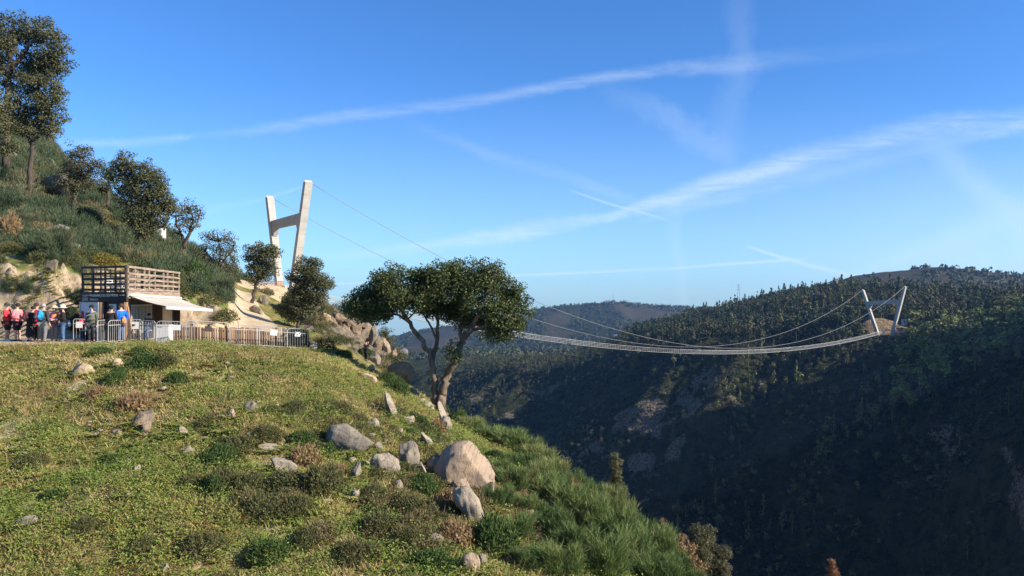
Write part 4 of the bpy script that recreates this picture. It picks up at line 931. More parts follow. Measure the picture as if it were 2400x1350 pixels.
ROCKS = [
 (1088, 1152, 152, 112, 'k', 'largest pinkish boulder at the edge of the slope, rounded on its right', 0, .8),
 (1102, 1062, 58, 26, 'p', 'flat grey-topped cap stone lying on top of the largest boulder', 4, .8),
 (1022, 1125, 46, 60, 'b', 'dark shadowed rock wedged left of the largest boulder', 0, .8),
 (1102, 1232, 58, 96, 'p', 'long pale cracked slab leaning below the largest boulder', -24, .6),
 (1075, 1160, 60, 40, 'k', 'pale stone under the lower edge of the largest boulder', 10, .8),
 (1146, 1170, 44, 42, 'k', 'small brownish rock at the lower right foot of the largest boulder', 20, .8),
 (822, 1062, 132, 60, 'g', 'long dark grey boulder lying on the slope, the longest of the grey rocks', 20, .6),
 (884, 1064, 34, 30, 'g', 'small grey stone at the lower end of the long dark grey boulder', 22, .7),
 (900, 1108, 76, 44, 'p', 'pale grey flat rock left of the dark upright one', 12, .7),
 (958, 1098, 50, 62, 'g', 'dark grey upright angular rock left of the largest boulder', -8, .7),
 (985, 1118, 40, 34, 'p', 'small pale stone between the dark upright rock and the largest boulder', 0, .8),
 (876, 1008, 46, 26, 'p', 'whitish stone on the slope above the long grey boulder', 20, .7),
 (912, 975, 20, 66, 'p', 'narrow pale slab tilted on the slope left of the cork oak', -28, .8),
 (955, 998, 34, 28, 'p', 'pale block in bare earth left of the cork oak', 15, .8),
 (1002, 1052, 28, 44, 'p', 'pale slanting stone just above the largest boulder', -35, .7),
 (628, 1062, 66, 19, 'p', 'wide flat whitish rock among dark shrubs', 2, .6),
 (658, 1116, 70, 38, 'p', 'whitish sloping rock below the flat one among the shrubs', 16, .6),
 (832, 1128, 26, 42, 'g', 'grey pointed stone standing below the long grey boulder', 10, .8),
 (834, 1174, 22, 36, 'p', 'pale tooth-shaped stone below the grey pointed one', -6, .8),
 (932, 1158, 22, 32, 'g', 'grey wedge stone in shrubs left of the pale cracked slab', 10, .8),
 (1020, 1288, 44, 36, 'g', 'grey cube-like rock near the bottom', 6, .8),
 (1106, 1350, 46, 56, 'k', 'pale split boulder at the bottom edge below the broom', -30, .8),
 (1128, 1335, 30, 34, 'g', 'rounded stone touching the split boulder at the bottom edge', 0, .8),
 (1242, 1228, 46, 34, 'b', 'brownish rock half hidden in the broom', 10, .8),
 (1258, 1168, 26, 22, 'p', 'small pale rock in the broom above the brownish one', 10, .8),
 (1188, 1078, 14, 16, 'p', 'tiny white stone on the rim right of the largest boulder', 0, .8),
 (1184, 1262, 22, 12, 'p', 'small white stone at the foot of the dark green shrub', 0, .8),
 (1002, 1305, 16, 14, 'p', 'small white stone left of the cube-like grey rock', 0, .8),
 (1232, 1325, 26, 16, 'p', 'pale stone low among the broom bushes', 0, .8),
 (328, 1005, 46, 46, 'b', 'rough brown rock beside the dry reddish bush', 30, .8),
 (340, 1022, 20, 36, 'b', 'upright brown stone below the rough brown rock', 0, .8),
 (584, 968, 36, 28, 'g', 'rounded grey striped rock high on the slope', 12, .8),
 (543, 985, 20, 26, 'k', 'small upright pinkish rock left of the striped one', 0, .8),
 (436, 1076, 34, 30, 'g', 'square grey rock on the middle of the slope', 8, .8),
 (220, 1026, 19, 14, 'p', 'lone white stone on the left of the slope', 0, .8),
 (52, 1238, 62, 26, 'g', 'grey lichen-covered rock at the lower left', 0, .7),
 (384, 1350, 34, 26, 'p', 'pale pointed stone at the bottom edge', -10, .8),
 (296, 1170, 22, 18, 'p', 'small pale stone above the pointed one at the bottom', 0, .8),
 (394, 1030, 24, 15, 'p', 'flat pale stone in ferns right of the brown rocks', 0, .8),
 (428, 1026, 18, 28, 'k', 'slim leaning stone above the square grey rock', -25, .8),
 (412, 1002, 17, 9, 'p', 'small flat yellowish stone near the top of the slope', 0, .8),
 (472, 1038, 22, 14, 'b', 'small brown stone on open grass', 0, .8),
 (522, 1020, 20, 11, 'p', 'small whitish stone on open grass', 0, .8),
 (320, 1112, 24, 24, 'k', 'pinkish stone in grass on the left half', 0, .8),
 (298, 1090, 22, 14, 'g', 'low grey stone in ferns on the left half', 0, .8),
 (378, 1120, 14, 12, 'p', 'very small pale stone beside brown grass', 0, .8),
 (690, 985, 34, 8, 'p', 'long thin pale stone flush with the grass', 4, .6),
 (776, 975, 13, 14, 'p', 'small whitish rounded stone above the long grey boulder', 0, .8),
 (268, 862, 34, 22, 's', 'sandy rock under the shrubs at the top of the slope', 10, .8),
 (185, 885, 64, 34, 's', 'broken pale sandy rock face near the top left of the slope', 10, .6),
 (455, 1275, 34, 18, 'k', 'low pinkish rock near the bottom', 0, .8),
 (498, 1268, 12, 9, 'p', 'tiny yellowish stone near the bottom', 0, .8),
 (505, 1300, 26, 16, 'k', 'small pink stone low on the slope', 0, .8),
 (136, 1215, 15, 8, 'p', 'small pale stone at the left bottom', 0, .8),
 # round the cork oak and along the rim
 (1036, 1002, 18, 62, 'p', 'pale slab standing right behind the cork oak trunk', -14, .9),
 (1046, 1012, 26, 40, 'p', 'rounded pale rock at the foot of the cork oak', -10, .9),
 (998, 958, 48, 22, 'p', 'light sunlit slab on the rim left of the cork oak trunk', 35, .7),
 (935, 905, 74, 62, 'b', 'big dark overhanging boulder in shade on the rim', 38, .7),
 (877, 852, 32, 24, 'g', 'dark rounded boulder beside the person in black', 0, .8),
 (868, 874, 18, 22, 'p', 'pale stone on the slope just below the person in black', 20, .8),
 (860, 895, 46, 18, 's', 'bare sandy ledge rock on the upper slope', 20, .7),
 (970, 928, 34, 16, 'p', 'long light rock below the big dark overhanging boulder', 38, .7),
 (733, 822, 22, 24, 'p', 'cream-coloured stone at the right end of the paling fence', 0, .8),
]
for r_ in ROCKS:
    rock(r_[0], r_[1], r_[2], r_[3], r_[4], r_[5], r_[6], r_[7], sub=5 if r_[2] > 70 else 4, cuts=4 if r_[2] > 120 else 7, rough=.07 if r_[2] > 120 else .12)
# rock outcrop right of the fence
OUT = [(748, 775, 36, 30, 'b'), (778, 780, 34, 40, 'b'), (806, 785, 32, 36, 'b'), (790, 752, 40, 24, 'b'), (762, 752, 28, 20, 's'), (833, 778, 34, 34, 'b'), (820, 806, 30, 26, 'b'),
       (776, 815, 18, 34, 'g'), (796, 820, 26, 26, 'b'), (848, 800, 24, 34, 'b'), (830, 828, 34, 24, 'b'), (885, 820, 34, 40, 'b'), (903, 832, 28, 40, 'k'), (872, 795, 22, 40, 'g'), (856, 772, 30, 22, 'b'), (920, 838, 20, 26, 'b'), (752, 800, 22, 22, 'b'), (812, 762, 26, 20, 'b')]
OL = ['brown block at the left end of the rock outcrop', 'tall brown block left of centre in the rock outcrop', 'reddish brown block in the centre of the rock outcrop', 'broad brown rock at the top of the outcrop', 'sandy rock at the top left of the outcrop', 'brown rock right of centre in the outcrop', 'low brown rock at the centre foot of the outcrop',
      'dark grey slab leaning at the foot of the outcrop', 'pale-streaked rock beside the dark slab at the foot of the outcrop', 'brown rock left above the person in black', 'low rock at the foot of the outcrop left of the person in black', 'large brown rock right behind the person in black', 'pointed pinkish rock at the right end of the outcrop', 'tall rounded grey rock above the person in black', 'brown rock at the top right of the outcrop', 'outermost small brown rock at the right end of the outcrop', 'small brown rock beside the end of the paling fence', 'small flat rock near the crest of the outcrop']
for (a, b, w, h, t), lb in zip(OUT, OL):
    rock(a, b, w, h, t, lb, random.uniform(-25, 25), .9, cuts=18, rough=.2, sink=.5, Y=float(np.interp(a, [745, 800, 860, 930], [66, 68, 70, 72])))
# rocks on the hillside behind
for (a, b, w, h, t, lb, Y) in [
    (120, 462, 74, 56, 'b', 'reddish brown outcrop high on the hillside', None), (140, 420, 40, 20, 'g', 'grey ledge on top of the reddish outcrop', None),
    (132, 552, 58, 28, 'g', 'flat grey slab showing through the broom', None), (172, 592, 32, 28, 'p', 'pale wedge-shaped rock in the broom above the hut', None), (158, 600, 26, 16, 'g', 'low grey rock beside the wedge-shaped one', None),
    (112, 392, 34, 22, 'p', 'pale smooth rock near the skyline on the left', None), (56, 502, 16, 8, 'p', 'small white rock in the broom', None), (14, 380, 44, 34, 's', 'sandy rocks at the left edge of the hillside', None)]:
    rock(a, b, w, h, t, lb, random.uniform(-12, 12), .8, Y=None, cuts=9)
for (a, b, w, h, t, lb) in [(22, 655, 44, 26, 's', 'big sandy rock in the cut bank at the left edge'), (70, 668, 40, 22, 's', 'layered sandy rock in the cut bank above the queue'), (118, 640, 34, 30, 'b', 'dark fissured rock at the top of the cut bank'), (165, 700, 36, 24, 's', 'rounded sandy rock low in the bank beside the hut'), (128, 690, 36, 20, 's', 'sandy rock in the middle of the cut bank'), (60, 715, 60, 34, 's', 'smooth sandy rock behind the heads of the queue'), (600, 735, 40, 20, 'g', 'grey slab on the edge of the sandy ramp'), (612, 712, 34, 22, 'g', 'grey rock under the leaning tree beside the ramp')]:
    rock(a, b, w, h, t, lb, random.uniform(-12, 12), .45, cuts=18, rough=.24, sink=.8)

# small loose stones strewn over the slope
def build_stones():
    vs, fs = [], []; base = 0
    protos_ = []
    for k in range(6):
        me = rock_mesh(900 + k, (1, .8, .6), 6, 2, .12); v = np.array([tuple(x.co) for x in me.vertices]); f = np.array([tuple(p.vertices) for p in me.polygons]); protos_.append((v, f)); bpy.data.meshes.remove(me)
    px, x, Y, z = sample_land(420, -60, 1180, 15.6, 36); cl = fbm(x / 2, Y / 2, 0, 3, 99)
    for i in np.nonzero((cl > -.05) & (at_grid(TAME, px, Y) < .3))[0]:
        v, f = protos_[i % 6]; s = rng.uniform(.05, .20) * rng.uniform(.6, 1.2); a = rng.uniform(0, 6.28); c_, s_ = math.cos(a), math.sin(a)
        w = np.stack([v[:, 0] * c_ - v[:, 1] * s_, v[:, 0] * s_ + v[:, 1] * c_, v[:, 2]], -1) * s * 1.6 + np.array((x[i], Y[i], z[i] + .05 + .15 * s)); vs.append(w); fs.append(f + base); base += len(v)
    return np_mesh('stones', np.concatenate(vs), np.concatenate(fs), True)
so = link('stones', build_stones(), M_RP); tag(so, 'small loose pale stones strewn through the grass', 'stones', None, 'stuff')
# grass and bracken grown up against the stones
def build_fringe():
    P0, S0, P1 = [], [], []
    for o in [o for o in COL.objects if o.name.startswith('boulder') and o.location.y < 46]:
        dx, dy, _ = o.dimensions; n = int(10 + 34 * dx)
        a = rng.uniform(PI * .95, PI * 2.05, n); r = rng.uniform(.86, 1.22, n) * .5
        P0 += [(o.location.x + math.cos(t) * q * dx, o.location.y + math.sin(t) * q * dy) for t, q in zip(a, r)]
    x, Y = np.array(P0).T; z = LANDS.z(x, Y); k = len(x)
    return scatter(tufts + ferns[:4], np.stack([x, Y, z], -1), rng.uniform(.5, 1.05, k), rng.uniform(0, 6.28, k), rng.uniform(.25, .85, k))
fr_ = link('grass_fringe', build_fringe().mesh('grass_fringe'), M_GRASS); tag(fr_, 'grass and bracken growing up around the foot of the rocks', 'grass', None, 'stuff')

# ------------------------------------------------------------------ single shrubs
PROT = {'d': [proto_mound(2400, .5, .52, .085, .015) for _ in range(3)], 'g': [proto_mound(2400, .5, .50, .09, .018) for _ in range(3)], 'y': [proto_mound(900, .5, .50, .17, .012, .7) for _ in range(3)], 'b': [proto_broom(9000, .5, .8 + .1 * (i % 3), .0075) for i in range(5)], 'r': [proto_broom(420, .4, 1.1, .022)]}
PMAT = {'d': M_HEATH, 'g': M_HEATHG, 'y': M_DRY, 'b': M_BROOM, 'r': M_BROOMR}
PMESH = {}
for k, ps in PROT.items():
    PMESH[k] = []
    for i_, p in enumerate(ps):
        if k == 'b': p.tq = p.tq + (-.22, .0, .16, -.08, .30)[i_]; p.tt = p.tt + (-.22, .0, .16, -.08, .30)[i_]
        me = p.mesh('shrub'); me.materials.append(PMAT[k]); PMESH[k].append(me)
def shrub(px, pyb, w, h, kind, label, name='shrub', group=None, cat='shrub'):
    q = LANDS.hit(px, pyb); s = q[1] / F
    o = bpy.data.objects.new(name, random.choice(PMESH[kind])); COL.objects.link(o)
    g_ = 1.0 if kind in 'br' else 1.18
    W, H = w * s * 1.15 * g_, h * s * 1.12 * g_
    o.location = (q[0], q[1] + W * .3, q[2] - .03); o.rotation_euler = (0, 0, random.uniform(0, 6.28)); o.scale = (W, W * .95, H / (1.05 if kind in 'br' else .55))
    tag(o, label, cat, group); return o
SHR = [(225, 836, 46, 20, 'g', 'small green shrub at the edge of the path below the olive-jacketed man'), (322, 836, 40, 22, 'g', 'green shrub poking over the path edge below the blue-jacketed man'), (335, 872, 62, 40, 'g', 'large dark green shrub on the upper slope below the hut corner'), (372, 868, 58, 36, 'd', 'brownish shrub right of the large dark green one'),
 (262, 905, 46, 30, 'g', 'dark shrub under the sandy rock on the upper slope'), (275, 880, 44, 18, 'g', 'low dark shrub between the sandy rock and the large dark green shrub'), (408, 905, 46, 30, 'g', 'dark green shrub by itself right of the brownish one'), (300, 970, 66, 44, 'y', 'dry reddish-brown twiggy bush beside the rough brown rock'), (214, 945, 44, 36, 'y', 'faded dry bush left of the reddish-brown one'),
 (616, 1042, 66, 36, 'd', 'dark round shrub just above the flat whitish rock'), (698, 1050, 64, 32, 'g', 'green shrub left of the long grey boulder'), (545, 1068, 88, 34, 'd', 'wide dark shrub left of the flat whitish rock'), (505, 1095, 66, 44, 'g', 'green shrub right of the square grey rock'), (708, 1092, 64, 36, 'y', 'reddish dry shrub below the long grey boulder'),
 (515, 1160, 66, 50, 'd', 'olive-brown shrub on the middle of the slope'), (658, 1165, 108, 44, 'd', 'wide dark mound below the whitish sloping rock'), (750, 1165, 86, 60, 'd', 'tall brownish shrub left of the tooth-shaped stone'), (575, 1160, 70, 40, 'd', 'dark shrub left of the wide mound'), (500, 1170, 40, 46, 'g', 'nearly black-green shrub beside the olive-brown one'),
 (616, 1225, 88, 50, 'd', 'olive shrub on the lower middle of the slope'), (690, 1215, 70, 40, 'd', 'brown-green shrub right of the olive one'), (460, 1312, 92, 44, 'd', 'brown-green mound near the bottom with pinkish stones beside it'), (620, 1325, 84, 44, 'g', 'green shrub at the bottom middle'), (715, 1290, 60, 40, 'd', 'dull shrub at the bottom between two green ones'),
 (765, 1068, 40, 26, 'g', 'small green shrub under the long grey boulder'), (790, 1120, 36, 26, 'y', 'small dry shrub below the long grey boulder'), (872, 1182, 56, 36, 'd', 'dark mound right of the tooth-shaped stone'), (880, 1128, 40, 26, 'd', 'olive shrub under the pale grey flat rock'), (1052, 1200, 56, 44, 'y', 'brown twiggy shrub left of the pale cracked slab'), (985, 1165, 60, 44, 'g', 'bright green shrub in front of the dark wedged rock'), (962, 1145, 30, 30, 'y', 'rusty fern-like shrub in the shade of the largest boulder'),
 (1066, 1285, 72, 50, 'y', 'purplish brown shrub right of the cube-like rock'), (1156, 1300, 92, 72, 'g', 'large dark green shrub right of the bottom boulders'), (880, 1265, 80, 48, 'd', 'brown-green mound left of the cube-like rock'), (955, 1290, 60, 40, 'd', 'dull olive shrub just left of the cube-like rock'), (945, 1215, 80, 40, 'd', 'olive mound below the grey wedge stone'), (1010, 1345, 80, 40, 'g', 'green shrub at the bottom edge below the cube-like rock'),
 (830, 1330, 86, 44, 'd', 'olive shrub at the bottom edge, middle of the photo'), (1040, 960, 24, 24, 'g', 'green tuft right of the cork oak trunk'), (1075, 985, 40, 28, 'g', 'green shrub on the rim right of the cork oak'), (1018, 1015, 40, 28, 'y', 'dry twigs at the foot of the cork oak'), (980, 1005, 36, 26, 'g', 'dark green shrub left of the cork oak foot'), (905, 905, 40, 28, 'g', 'green shrub on the upper slope below the dark overhanging boulder'), (925, 925, 44, 34, 'g', 'dark green shrub left of the light sunlit slab'), (850, 835, 30, 18, 'g', 'green tuft left of the person in black'), (800, 838, 36, 16, 'g', 'green tuft at the foot of the rock outcrop'),
 (120, 1180, 60, 28, 'g', 'green shrub on the left of the slope'), (190, 1260, 60, 36, 'd', 'brown-green shrub at the lower left'), (330, 1310, 70, 36, 'd', 'olive shrub left of the pointed stone at the bottom'), (60, 1100, 60, 28, 'd', 'brownish shrub at the left edge'), (250, 1095, 50, 26, 'g', 'green low shrub on the left half of the slope')]
for a in SHR: shrub(*a)
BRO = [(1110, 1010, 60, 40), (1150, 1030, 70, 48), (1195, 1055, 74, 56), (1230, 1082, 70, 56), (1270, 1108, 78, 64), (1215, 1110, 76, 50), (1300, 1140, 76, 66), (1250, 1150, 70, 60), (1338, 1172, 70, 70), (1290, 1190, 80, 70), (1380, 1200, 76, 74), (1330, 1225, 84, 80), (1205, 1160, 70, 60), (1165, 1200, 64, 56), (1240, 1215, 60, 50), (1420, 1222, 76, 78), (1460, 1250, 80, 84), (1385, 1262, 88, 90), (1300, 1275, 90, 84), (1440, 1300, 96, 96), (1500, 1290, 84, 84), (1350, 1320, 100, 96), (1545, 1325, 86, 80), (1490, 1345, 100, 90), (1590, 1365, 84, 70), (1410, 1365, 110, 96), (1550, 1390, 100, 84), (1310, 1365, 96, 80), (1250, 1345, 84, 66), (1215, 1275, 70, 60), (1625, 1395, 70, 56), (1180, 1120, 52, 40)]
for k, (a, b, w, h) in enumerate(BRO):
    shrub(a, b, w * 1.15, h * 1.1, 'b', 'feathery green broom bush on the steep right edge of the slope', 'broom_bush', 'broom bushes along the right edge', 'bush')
for a in [(1185, 1150, 50, 34, 'd', 'dull brown mound among the broom right of the largest boulder'), (1275, 1235, 60, 40, 'g', 'rounded leafy green shrub in the middle of the broom'), (1360, 1290, 60, 36, 'd', 'brown-olive mound in the broom near the bottom'), (1225, 1190, 44, 30, 'y', 'dry brown patch of twigs above the brownish rock in the broom'), (1430, 1335, 60, 36, 'g', 'bright leafy shrub low in the broom'), (1285, 1330, 56, 40, 'y', 'dry brown bush at the bottom beside the broom'), (1160, 1085, 36, 26, 'g', 'small leafy shrub on the rim above the broom')]: shrub(*a)
shrub(1355, 1195, 40, 66, 'r', 'rust-red dead broom standing out of the green bushes', 'broom_bush', None, 'bush')
shrub(1325, 1200, 40, 50, 'r', 'brown dead broom left of the rust-red one', 'broom_bush', None, 'bush')
# yellow and rusty shrubs above the hut
M_GORSE = ramp_leaf_mat('gorse_bloom', [(0.0, (0.11, 0.10, 0.03)), (0.5, (0.145, 0.125, 0.03)), (1.0, (0.36, 0.22, 0.03))], 0.15)
for (a, b, w, h, m_, lb) in [(345, 612, 28, 22, M_GORSE, 'yellow flowering gorse above the hut'), (225, 620, 60, 24, M_GORSE, 'olive-yellow gorse above the left end of the hut'), (300, 612, 56, 24, M_DRY, 'brownish dry shrub just above the hut parapet'), (10, 565, 50, 56, M_DRY, 'rusty brown shrub at the left edge above the bank'), (60, 545, 46, 50, M_THICK, 'dark broom above the cut bank'), (120, 610, 80, 80, M_THICK, 'big dark broom hanging over the cut bank'), (75, 690, 60, 36, M_THICK, 'dark green bush on a ledge of the cut bank'), (20, 690, 50, 36, M_THICK, 'green bush on the bank at the left edge'), (168, 712, 52, 40, M_THICK, 'dark bush growing low in the bank against the left side of the hut'), (174, 778, 44, 56, M_THICK, 'dark green bush added beside the left wall of the hut to cover shadow stripes'), (150, 745, 40, 34, M_THICK, 'small dark bush added left of the hut to cover shadow stripes on the bank'), (445, 670, 60, 50, M_HEATHG, 'rounded green bush right of the hut'), (525, 705, 44, 60, M_THICK, 'dark broom at the end of the sandy bank'), (470, 625, 34, 22, M_DRY, 'reddish shrub behind the hut roof'), (685, 745, 70, 60, M_HEATHG, 'dark green bush under the tree at the fence end')]:  # lower bushes left of the hut are added to cover railing shadow stripes
    o = shrub(a, b, w, h, 'g' if m_ in (M_GORSE, M_HEATHG, M_DRY) else 'b', lb)
    o.data = o.data.copy(); o.data.materials[0] = m_

# ------------------------------------------------------------------ the suspension bridge
M_CON = simple('plain_concrete', (0.37, 0.35, 0.32), (0.285, 0.268, 0.245), 0.5, 0.85, bump=.15, bscale=3, stretch=(1, 1, .35))  # the concrete's own tone on every face; replaced below
def concrete():
    m, nt, bs = new_mat('formed_concrete'); g = NG(nt); v = g.obj()
    sx = g.n('ShaderNodeSeparateXYZ'); g.L.new(v, sx.inputs[0])
    lift = g.math('FRACT', g.math('DIVIDE', sx.outputs[2], 4.1))
    c = g.mix(g.ramp(g.noise(0.5, v, 5, 0.6), 0.35, 0.65), (0.385, 0.365, 0.335, 1), (0.315, 0.297, 0.272, 1))
    pour = g.n('ShaderNodeTexWhiteNoise', noise_dimensions='1D'); g.L.new(g.math('FLOOR', g.math('DIVIDE', sx.outputs[2], 4.1)), pour.inputs['W'])
    c = g.mix(g.math('MULTIPLY', pour.outputs[0], 0.22), c, (0.24, 0.225, 0.205, 1))
    st = g.ramp(g.noise(1.0, g.obj((2.2, 2.2, .06)), 5, 0.7), 0.56, 0.74)
    c = g.mix(g.math('MULTIPLY', st, 0.40), c, (0.17, 0.155, 0.135, 1))
    c = g.mix(g.math('MULTIPLY', g.ramp(lift, 0.045, 0.0), 0.6), c, (0.16, 0.15, 0.135, 1))
    g.L.new(c, bs.inputs['Base Color']); bs.inputs['Roughness'].default_value = 0.88; return m
M_CON = concrete()
M_STEEL = simple('galvanised_steel', (0.42, 0.42, 0.41), (0.34, 0.34, 0.33), 3, 0.45, 0.3)
M_CABLE = simple('cable_strand', (0.22, 0.22, 0.22), (0.17, 0.17, 0.17), 3, 0.5, 0.3)
TX = np.array((0.675, -0.737, 0.0)); BX = np.array((0.737, 0.675, 0.0))      # across the towers / along the bridge
br = empty('suspension_bridge', (100, 404, -30)); tag(br, 'long pedestrian suspension bridge with two V-shaped concrete towers spanning the gorge', 'bridge')
def bparent(o):
    o.parent = br; o.matrix_parent_inverse = br.matrix_world.inverted(); o.matrix_parent_inverse = Matrix.Translation(-Vector(br.location)); return o
def leg_mesh(b, t, wb, wt, db, dt):
    mb = MB(); p = []
    for c, w, d in ((b, wb, db), (t, wt, dt)):
        for sx, sy in ((-1, -1), (1, -1), (1, 1), (-1, 1)):
            p.append(np.asarray(c) + TX * sx * w / 2 + BX * sy * d / 2)
    return mb.hexa(p)
def tower(lb, lt, rb, rt, label, s=1.0):
    t = empty('tower'); t.parent = br; t.location = V(np.asarray(lb)) - Vector(br.location); t['label'] = label
    off = -Vector(lb)
    def put(mb, nm, m=M_CON):
        o = mb.build(nm, m, t); o.location = off; return o
    put(leg_mesh(lb, lt, 2.0 * s, 1.6 * s, 2.2 * s, 2.5 * s), 'leg'); put(leg_mesh(rb, rt, 2.0 * s, 1.6 * s, 2.2 * s, 2.5 * s), 'leg')
    lb, lt, rb, rt = map(np.asarray, (lb, lt, rb, rt))
    fa, fb = .665, .75
    L = lambda f: lb + (lt - lb) * f
    R = lambda f: rb + (rt - rb) * f
    u = unit(R(fb) - L(fb)); d = 1.5 * s
    top = [L(fb) + u * .8, R(fb) - u * .8]; l0, r0 = L(fa) + u * .8, R(fa) - u * .8
    lh, rh = L(fa - .085) + u * .8, R(fa - .085) - u * .8
    poly = [top[0], top[1], rh, r0 - u * 2.6 * s, l0 + u * 2.6 * s, lh]
    put(MB().prism([p - BX * d / 2 for p in poly], BX * d), 'crossbeam')
    mb = MB()
    for q in (lt, rt):
        mb.bar(q - BX * 1.2 * s + np.array((0, 0, .25)), q + BX * 1.2 * s + np.array((0, 0, .25)), .35 * s, .5)
    put(mb, 'cable_saddle', M_STEEL)
    return t
NLb, NLt, NRb, NRt = P(657, 690, 252), P(632, 463, 258), P(683, 706, 242), P(722, 427, 236)
DOWN = np.array((0, 0, -2.5)); FLb, FLt, FRb, FRt = P(2058, 779, 577) + DOWN, P(2022, 680, 586), P(2090, 781, 570) + DOWN, P(2121, 672, 562)
tower(NLb, NLt, NRb, NRt, 'near tower seen from below, left face in shade')
tower(FLb, FLt, FRb, FRt, 'far tower standing on bare ground', 1.15)
def sag(a, b, mid_z, n=60):
    t = np.linspace(0, 1, n); a, b = np.asarray(a), np.asarray(b)
    p = a + (b - a) * t[:, None]; k = (a[2] + b[2]) / 2 - mid_z
    p[:, 2] -= 4 * k * t * (1 - t); return p
def zmid_for(a, b, px, py):
    """height of mid-span so that the cable passes the sight line (px, py)"""
    a, b = np.asarray(a), np.asarray(b); u = (px - CX) / F
    t = (u * a[1] - a[0]) / ((b[0] - a[0]) - u * (b[1] - a[1])); p = a + (b - a) * t
    z = (HY - py) / F * p[1]; k = (p[2] - z) / (4 * t * (1 - t)); return (a[2] + b[2]) / 2 - k
deckA, deckB = P(672, 684, 247), P(2074, 779, 574)
def boxed(pts, w, h, nm, m): 
    mb = MB()
    for a, b in zip(pts[:-1], pts[1:]): mb.bar(a, b, w, h)
    o = mb.build(nm, m, br); o.location = -Vector(br.location); return o
cabL = sag(NLt + BX * .6, FLt - BX * .6, zmid_for(NLt, FLt, 1640, 813)); cabR = sag(NRt + BX * .6, FRt - BX * .6, zmid_for(NRt, FRt, 1640, 812))
for c in (cabL, cabR):
    mb = MB(); mb.tube(c, np.linspace(.085, .125, len(c)), 6); o = mb.build('main_cable', M_CABLE, br, True); o.location = -Vector(br.location)
dk = sag(deckA, deckB, zmid_for(deckA, deckB, 1640, 829), 130)
deck = boxed(dk, 1.5, .14, 'deck', M_STEEL)
for sg in (-1, 1):
    mb = MB(); off = TX * sg * .75
    for h in (.65, 1.3, 1.95): mb.tube([p + off + np.array((0, 0, h)) for p in dk], .07 if h > 1.4 else .03, 5)
    tt = np.linspace(0, 1, 258)
    ii = np.interp(tt, np.linspace(0, 1, len(dk)), np.arange(len(dk)))
    for i in ii:
        k = int(min(i, len(dk) - 2)); p = dk[k] + (dk[k + 1] - dk[k]) * (i - k) + off
        mb.bar(p, p + np.array((0, 0, 1.95)), .05, .05, (1, 0, 0))
    o = mb.build('handrail', M_STEEL, deck); 
hg = MB()
for c, sg in ((cabL, -1), (cabR, 1)):
    for t in np.linspace(.03, .97, 64):
        i = t * (len(dk) - 1); k = int(i); p = dk[k] + (dk[min(k + 1, len(dk) - 1)] - dk[k]) * (i - k) + TX * sg * .75 + np.array((0, 0, 1.95))
        j = t * (len(c) - 1); q = int(j); e = c[q] + (c[min(q + 1, len(c) - 1)] - c[q]) * (j - q)
        if e[2] - p[2] < 16: hg.tube([p, e], .022, 4, False)
o = hg.build('hanger', M_CABLE, br); o.location = -Vector(br.location); o['kind'] = 'stuff'
for t_, g_ in ((NLt, P(470, 640, 300)), (NRt, P(520, 655, 292))): pass
for t_, g_ in ((FLt, P(2085, 742, 640)), (FRt, P(2190, 735, 640))):
    mb = MB(); mb.tube([t_, g_], .06, 5); o = mb.build('backstay', M_CABLE, br); o.location = -Vector(br.location)
# ------------------------------------------------------------------ the ticket hut
M_DARK = simple('stained_and_shaded_wood', (0.050, 0.040, 0.036), (0.028, 0.023, 0.021), 3, 0.75, bump=.5, bscale=12, stretch=(.3, .3, 6))  # dark boards; on the left railing it is shade put into the colour
M_WEATH = simple('weathered_wood', (0.34, 0.255, 0.195), (0.20, 0.145, 0.11), 2.2, 0.85, bump=.5, bscale=12, stretch=(.5, .5, 5))
M_WARM = simple('warm_new_wood', (0.42, 0.25, 0.14), (0.32, 0.18, 0.10), 3, 0.8, stretch=(3, 3, .5))
M_AWN = simple('awning_canvas', (0.44, 0.405, 0.345), (0.385, 0.35, 0.30), 1.2, 0.9)
M_PANEL = simple('beige_panel', (0.50, 0.43, 0.35), (0.45, 0.385, 0.31), .9, 0.8)
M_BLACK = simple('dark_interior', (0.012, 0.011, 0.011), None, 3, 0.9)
M_WHITE = simple('white_paint', (0.50, 0.49, 0.48), (0.45, 0.445, 0.44), 2, 0.5)
M_BOARD = simple('light_grey_board', (0.55, 0.58, 0.60), (0.48, 0.51, 0.53), 1, 0.45)
M_SIGN = simple('sign_letters', (0.66, 0.62, 0.55), (0.5, 0.47, 0.42), 12, 0.6)
M_PAPER = simple('paper', (0.72, 0.72, 0.70), (0.6, 0.6, 0.58), 9, 0.8)
HC = np.array((-18.6, 36.0, gz(-18.6, 36.0)))
E1 = unit(np.array((-1.5, 9.0, 0))); E2 = unit(np.array((-.93, .37, 0))); N1 = np.array((E1[1], -E1[0], 0)); N2 = np.array((E2[1], -E2[0], 0)) * 1.0
if N2[1] > 0: N2 = -N2
LA, LB_ = 9.1, 3.05
hut = empty('ticket_hut', HC); tag(hut, 'small wooden ticket hut with slatted roof terrace and pale awning beside the path', 'hut')
def Q(a, b, z, n1=0., n2=0.): return E1 * a + E2 * b + N1 * n1 + N2 * n2 + np.array((0, 0, z))
def hb(mb, a0, a1, b0, b1, z0, z1):
    return mb.hexa([Q(a0, b0, z0), Q(a1, b0, z0), Q(a1, b1, z0), Q(a0, b1, z0), Q(a0, b0, z1), Q(a1, b0, z1), Q(a1, b1, z1), Q(a0, b1, z1)])
